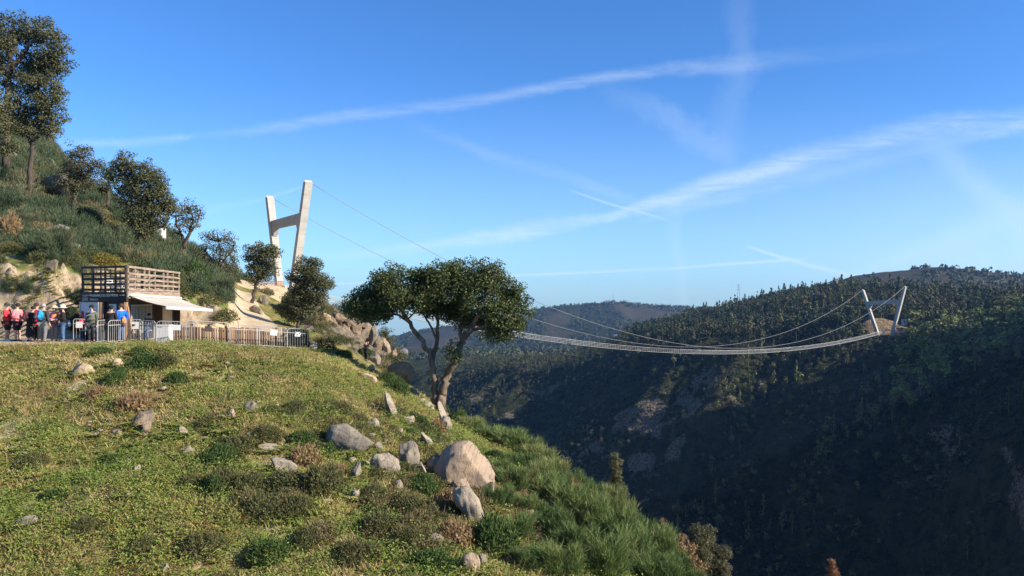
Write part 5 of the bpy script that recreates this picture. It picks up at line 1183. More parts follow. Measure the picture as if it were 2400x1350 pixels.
# walls round a dark room, with the service window and doorway left open
w = MB()
for (a0, a1, z0, z1) in [(0.0, .5, -.3, 1.94), (.5, 3.8, -.3, .38), (.5, 3.8, 1.80, 1.94), (3.8, LA, -.3, 1.94)]: hb(w, a0, a1, .0, .10, z0, z1)
for (b0, b1, z0, z1) in [(.10, .55, -.3, 1.94), (1.45, LB_, -.3, 1.94)]: hb(w, .0, .10, b0, b1, z0, z1)
hb(w, .10, LA, LB_ - .1, LB_, -.3, 1.94); hb(w, LA - .1, LA, .10, LB_ - .1, -.3, 1.94)
w.build('wall', M_DARK, hut)
i = MB(); hb(i, .12, LA - .12, 1.70, 1.76, -.25, 1.92); i.build('dark_room_backing', M_BLACK, hut)  # black sheet stands in for the unlit room behind the openings
f = MB(); hb(f, -.02, LA + .02, -.02, LB_ + .02, 1.943, 2.12); f.build('terrace_floor', M_DARK, hut)
s = MB()
for k in range(3):
    z0 = 1.95 + k * .165
    s.bar(Q(-.05, -.04, z0 + .08, n2=0.03), Q(-.05, LB_ + .03, z0 + .08, n2=0.03), .04, .15)
s.build('sign_band', M_DARK, hut)
s = MB()
for k in range(2):
    z0 = 2.16 + k * .165
    s.bar(Q(-.04, -.05, z0 + .075), Q(LA, -.05, z0 + .075), .04, .145)
s.build('fascia_board', M_WEATH, hut)
b_ = MB(); b_.bar(Q(.1, -.075, 2.30), Q(LA, -.075, 2.30), .03, .05); b_.build('awning_rail', M_WARM, hut)
ZR = [2.60, 2.86, 3.12, 3.38, 3.70]
def railing(p0, p1, n, mat, off, h=.105, rails=ZR):
    mb = MB(); p0, p1, off = map(np.asarray, (p0, p1, off))
    for z in rails:
        mb.bar(p0 + off + np.array((0, 0, z - .05)), p1 + off + np.array((0, 0, z - .05)), .03, h)
    ts = np.clip(np.linspace(0, 1, n) + np.array([0] + [random.uniform(-.03, .03) for _ in range(n - 2)] + [0]), 0.006, .994)
    for t in ts:
        q = p0 + (p1 - p0) * t
        mb.bar(q + np.array((0, 0, 2.10)), q + np.array((0, 0, 3.72)), .075, .075, (1, 0, 0))
    return mb.build('railing', mat, hut)
railing(Q(.0, .06, 0), Q(.0, LB_ - .04, 0), 5, M_DARK, N2 * .055)  # same wood as the right railing, coloured dark for its shaded side
railing(Q(.06, .0, 0), Q(LA - .04, .0, 0), 9, M_WEATH, N1 * .055)
railing(Q(.06, LB_ - .05, 0), Q(LA - .04, LB_ - .05, 0), 8, M_DARK, -N1 * .055, .09)
railing(Q(LA - .05, .06, 0), Q(LA - .05, LB_ - .1, 0), 4, M_DARK, -N2 * .055, .09)
# lettering and logo on the dark band
def text(name, body, size, m, parent, origin, xdir, ndir, depth=.006):
    cu = bpy.data.curves.new(name, 'FONT'); cu.body = body; cu.size = size; cu.extrude = depth; cu.materials.append(m)
    o = bpy.data.objects.new(name, cu); COL.objects.link(o); o.parent = parent
    X, N = Vector(xdir).normalized(), Vector(ndir).normalized(); Z = Vector((0, 0, 1)); X = (X - Z * X.z).normalized(); N = X.cross(Z)
    R = Matrix((X, Z, N)).transposed().to_4x4(); bpy.context.view_layer.update()
    me = bpy.data.meshes.new_from_object(o.evaluated_get(bpy.context.evaluated_depsgraph_get())); bpy.data.objects.remove(o); me.name = name
    if not me.materials: me.materials.append(m)
    o = link(name, me, None, parent); o.matrix_local = Matrix.Translation(V(origin)) @ R; return o
text('lettering', 'PASSADIÇOS DO PAIVA', .178, M_SIGN, hut, Q(-.075, 2.42, 2.20, n2=.035), -E2, N2)
text('lettering', 'AROUCA', .135, M_SIGN, hut, Q(-.075, 2.42, 2.02, n2=.035), -E2, N2)
lg = MB(); lg.bar(Q(-.075, 2.95, 2.16, n2=.03), Q(-.075, 2.53, 2.16, n2=.03), .015, .36); lg.build('logo_plate', simple('logo_grey', (0.15, 0.14, 0.135), (0.11, 0.10, 0.10), 9), hut)
wv = MB()
for k, (dz, am) in enumerate([(2.03, .035), (2.10, .028), (2.25, .02)]):
    xs = np.linspace(2.93, 2.55, 9); 
    pts = [Q(-.09, x, dz + am * math.sin((x - 2.04) * 21 + k), n2=.03) for x in xs]
    wv.tube(pts, .011, 4)
wv.build('logo_wave', M_SIGN, hut)
# left face: board, post, doorway, paper, brace
d = MB(); d.bar(Q(0, .79, .90, n2=-.05), Q(0, .79, .90001 + .9, n2=-.05), .7, .02, (0, 1, 0)) if False else hb(d, .05, .08, .56, 1.44, -.2, 1.93); d.build('door', M_DARK, hut)
pp = MB(); hb(pp, .03, .045, .72, 1.22, 1.28, 1.84); pp.build('notice', M_PAPER, hut)
for b0 in (1.62, .03): po = MB(); po.bar(Q(-.10, b0, -.1), Q(-.10, b0, 1.93), .125, .125, (1, 0, 0)); po.build('post', M_WARM, hut)
bc = MB(); bc.bar(Q(-.08, -.05, 1.75), Q(-.02, -.34, .35), .05, .08); bc.build('brace', M_WARM, hut)
# right face: barred window, counter, posts, panel
gb = MB()
for k in range(15):
    a = .62 + k * .222; gb.bar(Q(a, -.015, .38), Q(a, -.015, 1.80), .05, .03, (1, 0, 0))
gb.bar(Q(.5, -.02, 1.78), Q(3.8, -.02, 1.78), .04, .05); gb.build('window_bars', M_WHITE, hut)
ct = MB(); hb(ct, .45, 3.85, -.28, .0, .80, .85); ct.build('counter', M_DARK, hut)
pn = MB(); hb(pn, 5.3, 7.55, -.03, -.002, -.2, 1.94); pn.build('shutter_panel', M_PANEL, hut)
for a in (4.6, 8.1):
    q = MB(); q.bar(Q(a, -.06, -.2), Q(a, -.06, 1.94), .55, .05, E1); q.build('post', M_DARK if a > 5 else simple('brown_wood', (.10, .06, .04), (.07, .045, .03), 3), hut)
# awning
aw = empty('awning'); aw.parent = hut; aw['label'] = 'pale canvas awning stretched out over the service window'
A0, A1, B0, B1 = Q(.05, -.08, 2.27), Q(LA - .1, -.08, 2.10), Q(.0, 0, 1.74, n1=1.78), Q(9.75, 0, 1.46, n1=1.78)
n = 14; vs = []; fs = []
for j in range(n + 1):
    for k in range(5):
        t, u = j / n, k / 4; p = (A0 * (1 - t) + A1 * t) * (1 - u) + (B0 * (1 - t) + B1 * t) * u
        p = p - np.array((0, 0, .06 * math.sin(PI * u) * (1 + .3 * math.sin(t * 9)))); vs.append(p)
top = list(vs); vs = top + [p - np.array((0, 0, .012)) for p in top]; N_ = len(top)
for j in range(n):
    for k in range(4):
        a = j * 5 + k; fs += [(a, a + 1, a + 6, a + 5), (N_ + a, N_ + a + 5, N_ + a + 6, N_ + a + 1)]
MB().add(vs, fs).build('canvas', M_AWN, aw)
va = MB(); va.bar(B0 - np.array((0, 0, .07)), B1 - np.array((0, 0, .07)), .05, .17); va.build('front_rail', M_WHITE, aw)
cs = MB(); cs.bar(A0 + N1 * .06 + np.array((0, 0, .03)), A1 + N1 * .06 + np.array((0, 0, .03)), .14, .13); cs.build('cassette', M_WHITE, aw)
ar = MB()
for t in (.03, .5, .97):
    a_, b__ = A0 * (1 - t) + A1 * t, B0 * (1 - t) + B1 * t
    ar.bar(a_ - np.array((0, 0, .12)), b__ - np.array((0, 0, .08)), .04, .05)
ar.build('folding_arm', simple('brown_metal', (.14, .09, .07), None, 4), aw)
# information board leaning on the left face
ib = empty('information_board', HC + Q(-.22, 2.45, 0)); tag(ib, 'blank light grey board standing against the dark left face of the hut', 'board')
mb = MB(); x0, x1 = -E2 * .66, E2 * .58
mb.hexa([x0 + np.array((0, 0, .55)), x1 + np.array((0, 0, .55)), x1 + E1 * .03 + np.array((0, 0, .55)), x0 + E1 * .03 + np.array((0, 0, .55)), x0 + np.array((0, 0, 1.90)), x1 + np.array((0, 0, 1.90)), x1 + E1 * .03 + np.array((0, 0, 1.90)), x0 + E1 * .03 + np.array((0, 0, 1.90))]); mb.build('panel', M_BOARD, ib)
fr = MB()
for a, b in (((x0, .53), (x1, .53)), ((x0, 1.92), (x1, 1.92)), ((x0, .0), (x0, 1.94)), ((x1, .0), (x1, 1.94))): fr.bar(a[0] - E1 * .012 + np.array((0, 0, a[1])), b[0] - E1 * .012 + np.array((0, 0, b[1])), .045, .045, (0, 1, 0))
fr.build('frame', M_STEEL, ib)
# white chairs stacked on the roof terrace
def chair(a, b, rz, label):
    c = empty('terrace_chair', HC + Q(a, b, 2.125), rz); tag(c, label, 'chair', None)
    m = MB(); m.box(-.23, .23, -.23, .23, .42, .46); m.build('seat', M_WHITE, c)
    m = MB(); m.bar((-.2, .22, .46), (-.2, .30, .95), .04, .03, (0, 1, 0)); m.bar((.2, .22, .46), (.2, .30, .95), .04, .03, (0, 1, 0)); m.bar((-.22, .30, .93), (.22, .30, .93), .03, .06); m.bar((-.22, .27, .78), (.22, .27, .78), .03, .05); m.bar((-.22, .25, .64), (.22, .25, .64), .03, .05); m.build('backrest', M_WHITE, c)
    for sx in (-1, 1):
        for sy in (-1, 1): m = MB(); m.bar((sx * .2, sy * .2, 0), (sx * .2, sy * .2, .42), .035, .035, (0, 1, 0)); m.build('leg', M_WHITE, c)
chair(1.0, 1.55, 1.0, 'white chair on the roof terrace, nearer the left corner'); chair(1.5, .8, 2.4, 'white chair on the roof terrace, nearer the front corner')

# ------------------------------------------------------------------ paling fence behind the barriers
M_PALE = ramp_leaf_mat('paling_wood', [(0.0, (0.060, 0.038, 0.028)), (0.4, (0.13, 0.075, 0.048)), (0.75, (0.24, 0.15, 0.092)), (1.0, (0.33, 0.26, 0.19))], 0.0, 0.85)
def paling_fence():
    pts = [(404, 37.5), (470, 37.6), (540, 37.9), (606, 38.6), (640, 38.8), (722, 39.6)]
    W_ = np.array([P(a, 0, Y)[:2] for a, Y in pts]); seg = np.linalg.norm(np.diff(W_, axis=0), axis=1); cum = np.concatenate([[0], np.cumsum(seg)])
    L = cum[-1]; root0 = np.array((*W_[0], gz(*W_[0]))); ro = empty('paling_fence', root0); tag(ro, 'brown wooden paling fence with uneven boards behind the steel barriers', 'fence')
    at = lambda d: np.array([np.interp(d, cum, W_[:, 0]), np.interp(d, cum, W_[:, 1])])
    vs, fs, ti = [], [], []; d = 0.05
    while d < L - .05:
        p = at(d); q = at(min(d + .095, L)); z = gz(*p); pxh = p[0] / p[1] * F + CX
        top = (HY - np.interp(pxh, [404, 606, 612, 634, 638, 660, 722], [767, 769, 777, 778, 768, 768, 773])) / F * p[1] + random.uniform(-.035, .035)
        nrm = np.array((-(q - p)[1], (q - p)[0])); nrm = nrm / np.linalg.norm(nrm) * .011 * (1 if random.random() > .3 else 2.2)
        b = len(vs)
        for zz in (z - .12, top):
            for (u, sgn) in ((p, -1), (q, -1), (q, 1), (p, 1)): vs.append((u[0] + nrm[0] * sgn, u[1] + nrm[1] * sgn, zz))
        fs += [[b + i for i in f] for f in ((3, 2, 1, 0), (4, 5, 6, 7), (0, 1, 5, 4), (1, 2, 6, 5), (2, 3, 7, 6), (3, 0, 4, 7))]; ti += [random.choice((.1, .3, .45, .55, .6, .65, .75, .95)) + random.uniform(-.08, .08)] * 6
        d += random.uniform(.100, .135)
    vs = np.array(vs) - root0
    me = np_mesh('palings', vs, np.array(fs), False, {'tint': ('FACE', np.clip(ti, 0, 1))}); link('palings', me, M_PALE, ro)
    mb = MB()
    for h in (.25, .65):
        for a, b in zip(np.linspace(0, L, 12)[:-1], np.linspace(0, L, 12)[1:]):
            p, q = at(a), at(b); mb.bar((p[0], p[1] + .06, gz(*p) + h), (q[0], q[1] + .06, gz(*q) + h), .04, .08)
    o = mb.build('rail', M_DARK, ro); o.location = -V(root0)
    for a in np.linspace(.1, L - .05, 9):
        p = at(a); mb = MB(); mb.bar((p[0], p[1] + .09, gz(*p) - .2), (p[0], p[1] + .09, gz(*p) + .92), .1, .1, (1, 0, 0)); o = mb.build('post', M_DARK, ro); o.location = -V(root0)
paling_fence()

# ------------------------------------------------------------------ crowd barriers
M_BAR = simple('galvanised_barrier', (0.38, 0.365, 0.35), (0.30, 0.29, 0.275), 6, 0.5, 0.15)
YB = lambda px: float(np.interp(px, [170, 340, 367, 430, 540, 610, 722], [36.3, 35.6, 35.2, 35.3, 36.6, 37.6, 38.9]))
def barrier(x0, y0, x1, y1, label, notice=None, bars=True, H=1.08, mid=.86, Y0=None, Y1=None):
    if x0 > 360: a, b = P(x0, y0, YB(x0)), P(x1, y1, YB(x1)); a[2], b[2] = gz(a[0], a[1]), gz(b[0], b[1])
    else: a, b = LANDS.hit(x0, y0), LANDS.hit(x1, y1)
    ro = empty('crowd_barrier', (a + b) / 2); tag(ro, label, 'barrier', 'steel crowd barriers along the path')
    a, b = a - (a + b) / 2, b - (a + b) / 2; L = np.linalg.norm(b - a); d = (b - a) / L; up = np.array((0, 0, 1.0)); r = min(.16, L * .2); e = a + d * .0
    z0 = .10
    pts = []
    for (c, t0) in ((b - d * r + up * (H - r), 0), (a + d * r + up * (H - r), PI / 2)):
        for t in np.linspace(0, PI / 2, 5): pts.append(c + d * r * math.cos(t0 + t) + up * r * math.sin(t0 + t))
    loop = [a + up * z0, b + up * z0] + pts + [a + up * z0]
    m = MB(); m.tube(loop, .018, 6); m.bar(a + up * mid, b + up * mid, .028, .028); m.build('frame', M_BAR, ro)
    if bars:
        m = MB(); nb = max(3, int(L / .125))
        for k in range(1, nb): p = a + d * L * k / nb; m.tube([p + up * z0, p + up * (mid if k in (0,) else H - .02)], .0085, 4, False)
        m.build('bars', M_BAR, ro)
    nn = np.array((-d[1], d[0], 0))
    for t in (.12, .88):
        m = MB(); p = a + d * L * t; m.tube([p + nn * -.28 + up * .01, p + up * z0, p + nn * .28 + up * .01], .018, 5); m.build('foot', M_BAR, ro)
    if notice is not None:
        m = MB(); t, w, h, mm = notice; zc_ = .80; p = a + d * L * t - nn * (.03 if nn[1] > 0 else -.03)
        m.bar(p - d * w / 2 + up * zc_, p + d * w / 2 + up * zc_, .008, h); m.build('notice_plate', mm, ro)
barrier(172, 799.5, 200, 799.5, 'narrow-looking barrier with a white plate in front of the person in red', (.5, .30, .30, M_WHITE))
barrier(228, 806, 252, 803, 'barrier end between the olive and black jacketed men')
barrier(254, 806, 291, 803, 'barrier behind the legs of the man in the black jacket')
barrier(286, 801, 334, 801, 'barrier with a white plate right of the blue-jacketed man', (.6, .42, .36, M_WHITE))
barrier(329, 803, 364, 806, 'short-looking barrier in front of the leaning person')
barrier(367, 806, 463, 807, 'barrier in front of the white freezer, white plate at its right', (.51, .42, .26, M_WHITE))
barrier(436, 805, 537, 803, 'tall wide barrier without bars and with a dark plate on top', (.5, .32, .26, M_DARK), bars=False, mid=.16, H=1.15)
barrier(541, 803, 607, 806, 'barrier in the middle of the paling fence with its top rail sloping')
barrier(608, 807, 673, 814, 'barrier with a white plate second from the right end', (.51, .36, .30, M_WHITE))
barrier(674, 814, 721, 820, 'rightmost barrier at the end of the paling fence', (.5, .3, .24, M_WHITE))
# freezer
q = P(383, 803, 36.4); q[2] = gz(q[0], q[1]); fz_ = empty('chest_freezer', q, .06); tag(fz_, 'white chest freezer standing behind the barriers beside the hut', 'freezer')
m = MB(); m.box(-.35, .35, -.3, .3, .04, .78); m.build('body', M_WHITE, fz_)
m = MB(); m.box(-.36, .36, -.31, .31, .785, .86); m.bar((-.12, -.33, .80), (.12, -.33, .80), .03, .025); m.build('lid', M_WHITE, fz_)
# big white plastic sheet bundle and bin
# ------------------------------------------------------------------ stone wall and orange fence below the near tower
M_STONE = simple('stone_wall_blocks', (0.50, 0.41, 0.28), (0.34, 0.27, 0.18), 2.4, 0.95, bump=1, bscale=4)
sw = MB(); x0, x1 = P(598, 0, 209)[0], P(668, 0, 209)[0]
for r_ in range(7):
    x = x0 + (r_ % 2) * .35
    while x < x1:
        w_ = random.uniform(.5, 1.0); z = (HY - 691) / F * 209 + r_ * .38
        sw.box(x, min(x + w_ - .05, x1), 209 + random.uniform(0, .12), 210.6, z, z + .35); x += w_
o = sw.build('stone_wall', M_STONE); tag(o, 'dry stone retaining wall at the foot of the near tower', 'wall')
M_ORANGE = simple('orange_mesh', (0.55, 0.20, 0.08), (0.42, 0.15, 0.06), 5, 0.7)
ro = empty('orange_fence', P(612, 672, 211)); tag(ro, 'low orange-brown fence on top of the stone wall by the near tower', 'fence')
mb = MB(); ms = MB()
xs = np.linspace(P(572, 0, 211)[0], P(664, 0, 211)[0], 26); zb = (HY - 671) / F * 211
for x in xs: mb.box(x - .05, x + .05, 210.95, 211.05, zb - .3, zb + 1.5)
for h in (.4, .9, 1.35): ms.box(xs[0], xs[-1], 210.9, 210.94, zb + h - .09, zb + h + .09)
for nm, b_ in (('post', mb), ('mesh_band', ms)): o = b_.build(nm, M_ORANGE, ro); o.location = -Vector(ro.location)
# small white buildings and mast across the gorge
def little_house(px, py, Y, w, d, h, label):
    p = P(px, py, Y); c = empty('small_house', p); tag(c, label, 'house')
    m = MB(); m.box(-w / 2, w / 2, -d / 2, d / 2, -2, h); m.build('wall', M_WHITE, c)
    m = MB(); m.prism([(-w / 2 - .3, -d / 2 - .3, h), (w / 2 + .3, -d / 2 - .3, h), (0, -d / 2 - .3, h + w * .22)], (0, d + .6, 0)); m.build('roof', simple('roof_tile', (.42, .33, .27), None, 3), c)
    m = MB(); m.box(-w * .3, -w * .1, -d / 2 - .05, -d / 2, .6, h * .7); m.build('window', M_BLACK, c)
little_house(2119, 757, 600, 3.4, 3, 2.6, 'white cabin right behind the far tower'); little_house(2176, 760, 590, 2.0, 3, 3.4, 'narrow white building among light green trees')
little_house(1444, 790, 1180, 6, 5, 4, 'tiny white house alone on the far ridge'); little_house(372, 552, 74, 1.0, 1.0, .9, 'white block half hidden under the thickest hillside oak')
little_house(1960, 664, 905, 7, 6, 4, 'white house among trees on the right skyline'); little_house(947, 826, 1500, 14, 6, 5, 'white house far down in the valley left of the cork oak')
ms = MB(); p = P(1437, 712, 3100); ms.tube([p, p + np.array((0, 0, 42))], [1.3, .6], 6); o = ms.build('radio_mast', simple('mast_grey', (.3, .3, .32), None, 3)); tag(o, 'thin mast on the distant hill', 'mast')
pm = MB(); p = P(1731, 694, 1000)
for s_ in (-1, 1): pm.bar(p + np.array((s_ * 1.6, 0, -4)), p + np.array((s_ * .4, 0, 16)), .35, .35, (1, 0, 0))
for h in (9, 12, 15): pm.bar(p + np.array((-3.2, 0, h)), p + np.array((3.2, 0, h)), .3, .3)
o = pm.build('power_pylon', simple('pylon_grey', (.25, .26, .28), None, 3)); tag(o, 'small power pylon on the wooded ridge', 'pylon')
# ------------------------------------------------------------------ people
def cloth(name, c, c2=None): return simple(name, c, c2 or tuple(x * .7 for x in c), 7, 0.9)
M_SKIN = simple('skin', (0.55, 0.33, 0.23), (0.47, 0.27, 0.19), 12, 0.6)
def skin_obj(name, V_, E_, root, m, parent, sub=1):
    bm = bmesh.new(); lay = bm.verts.layers.skin.verify(); d = {}
    for k, (p, r) in V_.items():
        v = bm.verts.new(p); d[k] = v; v[lay].radius = (r, r) if not isinstance(r, tuple) else r; v[lay].use_root = (k == root)
    for a, b in E_: bm.edges.new((d[a], d[b]))
    me = bpy.data.meshes.new(name); bm.to_mesh(me); bm.free(); me.materials.append(m)
    o = bpy.data.objects.new(name, me); COL.objects.link(o); o.parent = parent
    s = o.modifiers.new('skin', 'SKIN'); s.use_smooth_shade = True; s.branch_smoothing = .4
    if sub: u = o.modifiers.new('sub', 'SUBSURF'); u.levels = sub; u.render_levels = sub
    return o
def dome(name, c, r, m, parent, z0=-.2, sc=(1, 1.12, 1.05), n=10):
    mb = MB(); rows = 6; vs = []; fs = []
    for i in range(rows + 1):
        ph = math.asin(z0) + (PI / 2 - math.asin(z0)) * i / rows
        for k in range(n): t = 2 * PI * k / n; vs.append((c[0] + r * sc[0] * math.cos(ph) * math.cos(t), c[1] + r * sc[1] * math.cos(ph) * math.sin(t), c[2] + r * sc[2] * math.sin(ph)))
    for i in range(rows):
        for k in range(n): fs.append((i * n + k, i * n + (k + 1) % n, (i + 1) * n + (k + 1) % n, (i + 1) * n + k))
    fs.append(tuple(reversed(range(n))))
    return mb.add(vs, fs).build(name, m, parent, True)
def person(px, fy, hpx, face, label, top, bottom, hair, arms='down', shorts=False, hat=None, hatm=None, lean=0., step=.0, Y=None, shoes=None, long_hair=False, female=False, skirt=False, up=1.0):
    q = LANDS.hit(px, fy) if Y is None else P(px, fy, Y); q = q.copy(); q[2] = gz(q[0], q[1]) + .02 if Y is None else q[2]
    H = hpx * q[1] / F
    ro = empty('person', q, math.radians(face)); tag(ro, label, 'person')
    s = H; B = {}
    def v(k, x, y, z, r):
        y = y - lean * max(0, z - .5) * 1.0
        B[k] = ((x * s, y * s, z * s), r * s if not isinstance(r, tuple) else (r[0] * s, r[1] * s))
    w = .90 if female else 1.0
    v('pelvis', 0, 0, .52, (.085, .062)); v('waist', 0, 0, .61, (.078 * w, .058)); v('chest', 0, -.004, .715, (.092 * w, .068)); v('collar', 0, .004, .80, (.06, .05)); v('neck', 0, 0, .85, .03); v('jaw', 0, -.014, .885, .040); v('skull', 0, -.004, .935, .055); v('crown', 0, .004, .972, .038); v('nose', 0, -.066, .915, .008)
    for sg, n in ((-1, 'l'), (1, 'r')):
        v('hip' + n, sg * .050, 0, .485, .062); st = step * sg
        v('knee' + n, sg * .055, -.012 - st * .5, .285, .040); v('ankle' + n, sg * .058, .012 - st, .045, .025); v('toe' + n, sg * .066, -.085 - st, .018, .021)
        v('shoulder' + n, sg * .112 * w, .004, .795, .040)
        if arms == 'down': E, Wr = (sg * .140, .02, .635), (sg * .148, -.025, .495)
        elif arms == 'front': E, Wr = (sg * .140, .0, .645), (sg * .055, -.125, .62)
        elif arms == 'phone': E, Wr = (sg * .135, -.01, .645), (sg * .045, -.13, .70)
        elif arms == 'counter': E, Wr = (sg * .165, -.07, .66), (sg * .07, -.17, .66)
        elif arms == 'pocket': E, Wr = (sg * .165, .035, .645), (sg * .105, -.03, .53)
        elif arms == 'camera': E, Wr = (sg * .12, -.08, .70), (sg * .045, -.12, .86)
        v('elbow' + n, *E, .028); v('wrist' + n, *Wr, .018)
        d = np.array(Wr) - np.array(E); d = d / np.linalg.norm(d); side = np.cross(d, (1, 0, 0)); side = side / (np.linalg.norm(side) + 1e-6)
        pal = np.array(Wr) + d * .032; v('palm' + n, *pal, (.020, .014))
        for k in range(4):
            o_ = side * (k - 1.5) * .011; ln = (.036, .044, .041, .031)[k]
            kn = pal + d * .022 + o_; tip = kn + d * ln * .9 + np.array((-sg * .010, -.008, 0))
            v('kn%d' % k + n, *kn, .0062); v('tip%d' % k + n, *tip, .005)
        th = np.array(Wr) + d * .012 - side * .020; v('thA' + n, *th, .007); v('thB' + n, *(th + d * .026 - side * .012), .0058)
    E_ = [('pelvis', 'waist'), ('waist', 'chest'), ('chest', 'collar'), ('collar', 'neck'), ('neck', 'jaw'), ('jaw', 'skull'), ('skull', 'crown'), ('skull', 'nose')]
    for n in 'lr':
        E_ += [('pelvis', 'hip' + n), ('hip' + n, 'knee' + n), ('knee' + n, 'ankle' + n), ('ankle' + n, 'toe' + n), ('collar', 'shoulder' + n), ('shoulder' + n, 'elbow' + n), ('elbow' + n, 'wrist' + n), ('wrist' + n, 'palm' + n), ('wrist' + n, 'thA' + n), ('thA' + n, 'thB' + n)]
        for k in range(4): E_ += [('palm' + n, 'kn%d' % k + n), ('kn%d' % k + n, 'tip%d' % k + n)]
    body = skin_obj('body', B, E_, 'pelvis', M_SKIN, ro)
    def sub(keys, g, add=0):
        return {k: (B[k][0], tuple(x * g + add * s for x in (B[k][1] if isinstance(B[k][1], tuple) else (B[k][1],) * 2))) for k in keys}
    K = ['pelvis', 'waist', 'chest', 'collar'] + [a + n for n in 'lr' for a in ('shoulder', 'elbow', 'wrist')]
    J = sub(K, 1.14, .008); J['hem'] = ((B['pelvis'][0][0], B['pelvis'][0][1], .475 * s), (.095 * s, .075 * s))
    skin_obj('jacket', J, [('hem', 'pelvis'), ('pelvis', 'waist'), ('waist', 'chest'), ('chest', 'collar')] + [e for n in 'lr' for e in (('collar', 'shoulder' + n), ('shoulder' + n, 'elbow' + n), ('elbow' + n, 'wrist' + n))], 'pelvis', top, ro)
    kk = ['pelvis'] + [a + n for n in 'lr' for a in (('hip', 'knee') if shorts else ('hip', 'knee', 'ankle'))]
    Tm = sub(kk, 1.15, .006)
    if shorts:
        for n in 'lr': p, r = Tm['knee' + n]; Tm['knee' + n] = ((p[0], p[1], .265 * s), r)
    if skirt:
        Tm = {'pelvis': Tm['pelvis'], 'mid': ((0, 0, .34 * s), .105 * s), 'low': ((0, 0, .10 * s), .13 * s)}
        skin_obj('skirt', Tm, [('pelvis', 'mid'), ('mid', 'low')], 'pelvis', bottom, ro)
    else:
        skin_obj('shorts' if shorts else 'trousers', Tm, [e for n in 'lr' for e in ([('pelvis', 'hip' + n), ('hip' + n, 'knee' + n)] + ([] if shorts else [('knee' + n, 'ankle' + n)]))], 'pelvis', bottom, ro)
    for n in 'lr':
        a, b = np.array(B['ankle' + n][0]), np.array(B['toe' + n][0]); mb = MB()
        mb.tube([a + np.array((0, .03 * s, -.022 * s)), (a + b) / 2 + np.array((0, 0, -.004 * s)), b + np.array((0, -.012 * s, 0))], [.026 * s, .027 * s, .018 * s], 7); mb.build('shoe', shoes or M_SHOE, ro, True)
    sk = np.array(B['skull'][0])
    if hat == 'brim':
        dome('hat', sk + np.array((0, .004, .022)) * s, .064 * s, hatm, ro, -.05); mb = MB()
        for (r0, z0, r1, z1) in [(.060, .018, .112, .008)]:
            n_ = 16; vs = [];
            for (r_, z_) in ((r0, z0), (r1, z1), (r1, z1 - .006), (r0, z0 - .006)): vs += [(sk[0] + r_ * s * math.cos(2 * PI * k / n_), sk[1] + r_ * s * math.sin(2 * PI * k / n_), sk[2] + z_ * s) for k in range(n_)]
            fs = [(i * n_ + k, i * n_ + (k + 1) % n_, ((i + 1) % 4) * n_ + (k + 1) % n_, ((i + 1) % 4) * n_ + k) for i in range(4) for k in range(n_)]; mb.add(vs, fs)
        mb.build('hat_brim', hatm, ro, True)
    elif hat == 'cap':
        dome('cap', sk + np.array((0, .004, .012)) * s, .064 * s, hatm, ro, .0); mb = MB(); mb.box(sk[0] - .045 * s, sk[0] + .045 * s, sk[1] - .125 * s, sk[1] - .055 * s, sk[2] + .012 * s, sk[2] + .020 * s); mb.build('cap_peak', hatm, ro)
    elif hat == 'beanie':
        dome('beanie', sk + np.array((0, .004, .008)) * s, .067 * s, hatm, ro, .02, (1, 1.1, 1.1))
    dome('hair', sk + np.array((0, .010, .006 if hat is None else -.002)) * s, .0615 * s, hair, ro, -.45 if hat is None else -.5, (1, 1.02, 1.0))
    if long_hair: mb = MB(); mb.tube([sk + np.array((0, .035, -.01)) * s, sk + np.array((0, .055, -.09)) * s, sk + np.array((0, .06, -.16)) * s], [.045 * s, .05 * s, .03 * s], 8); mb.build('long_hair', hair, ro, True)
    for sg in (-1, 1):
        mb = MB(); mb.box(sk[0] + sg * .020 * s - .007 * s, sk[0] + sg * .020 * s + .007 * s, sk[1] - .0575 * s, sk[1] - .050 * s, sk[2] - .008 * s, sk[2] - .001 * s); mb.build('eye', M_BLACK, ro)
        mb = MB(); mb.tube([sk + np.array((sg * .052, .0, -.002)) * s, sk + np.array((sg * .060, .006, -.012)) * s, sk + np.array((sg * .052, .004, -.024)) * s], .006 * s, 5); mb.build('ear', M_SKIN, ro)
    mb = MB(); mb.box(sk[0] - .016 * s, sk[0] + .016 * s, sk[1] - .056 * s, sk[1] - .050 * s, sk[2] - .046 * s, sk[2] - .040 * s); mb.build('mouth', cloth('lips', (.35, .13, .11)), ro)
    return ro, q, H
M_SHOE = simple('dark_shoe', (.05, .045, .045), None, 8)
M_SHOEW = simple('white_shoe', (.7, .69, .68), None, 8)
HBR = simple('brown_hair', (.07, .04, .025), (.04, .022, .015), 20); HBK = simple('black_hair', (.02, .017, .016), None, 20); HRD = simple('red_hair', (.22, .04, .025), (.15, .03, .02), 20); HGR = simple('grey_hair', (.35, .31, .28), None, 20)
C_RED = cloth('red_jacket', (.62, .045, .06)); C_PINK = cloth('pink_jacket', (.78, .22, .24)); C_BLK = cloth('black_cloth', (.018, .018, .020)); C_DKG = cloth('charcoal_cloth', (.055, .056, .060)); C_GRY = cloth('grey_cloth', (.17, .17, .18)); C_TPE = cloth('taupe_cloth', (.24, .19, .17))
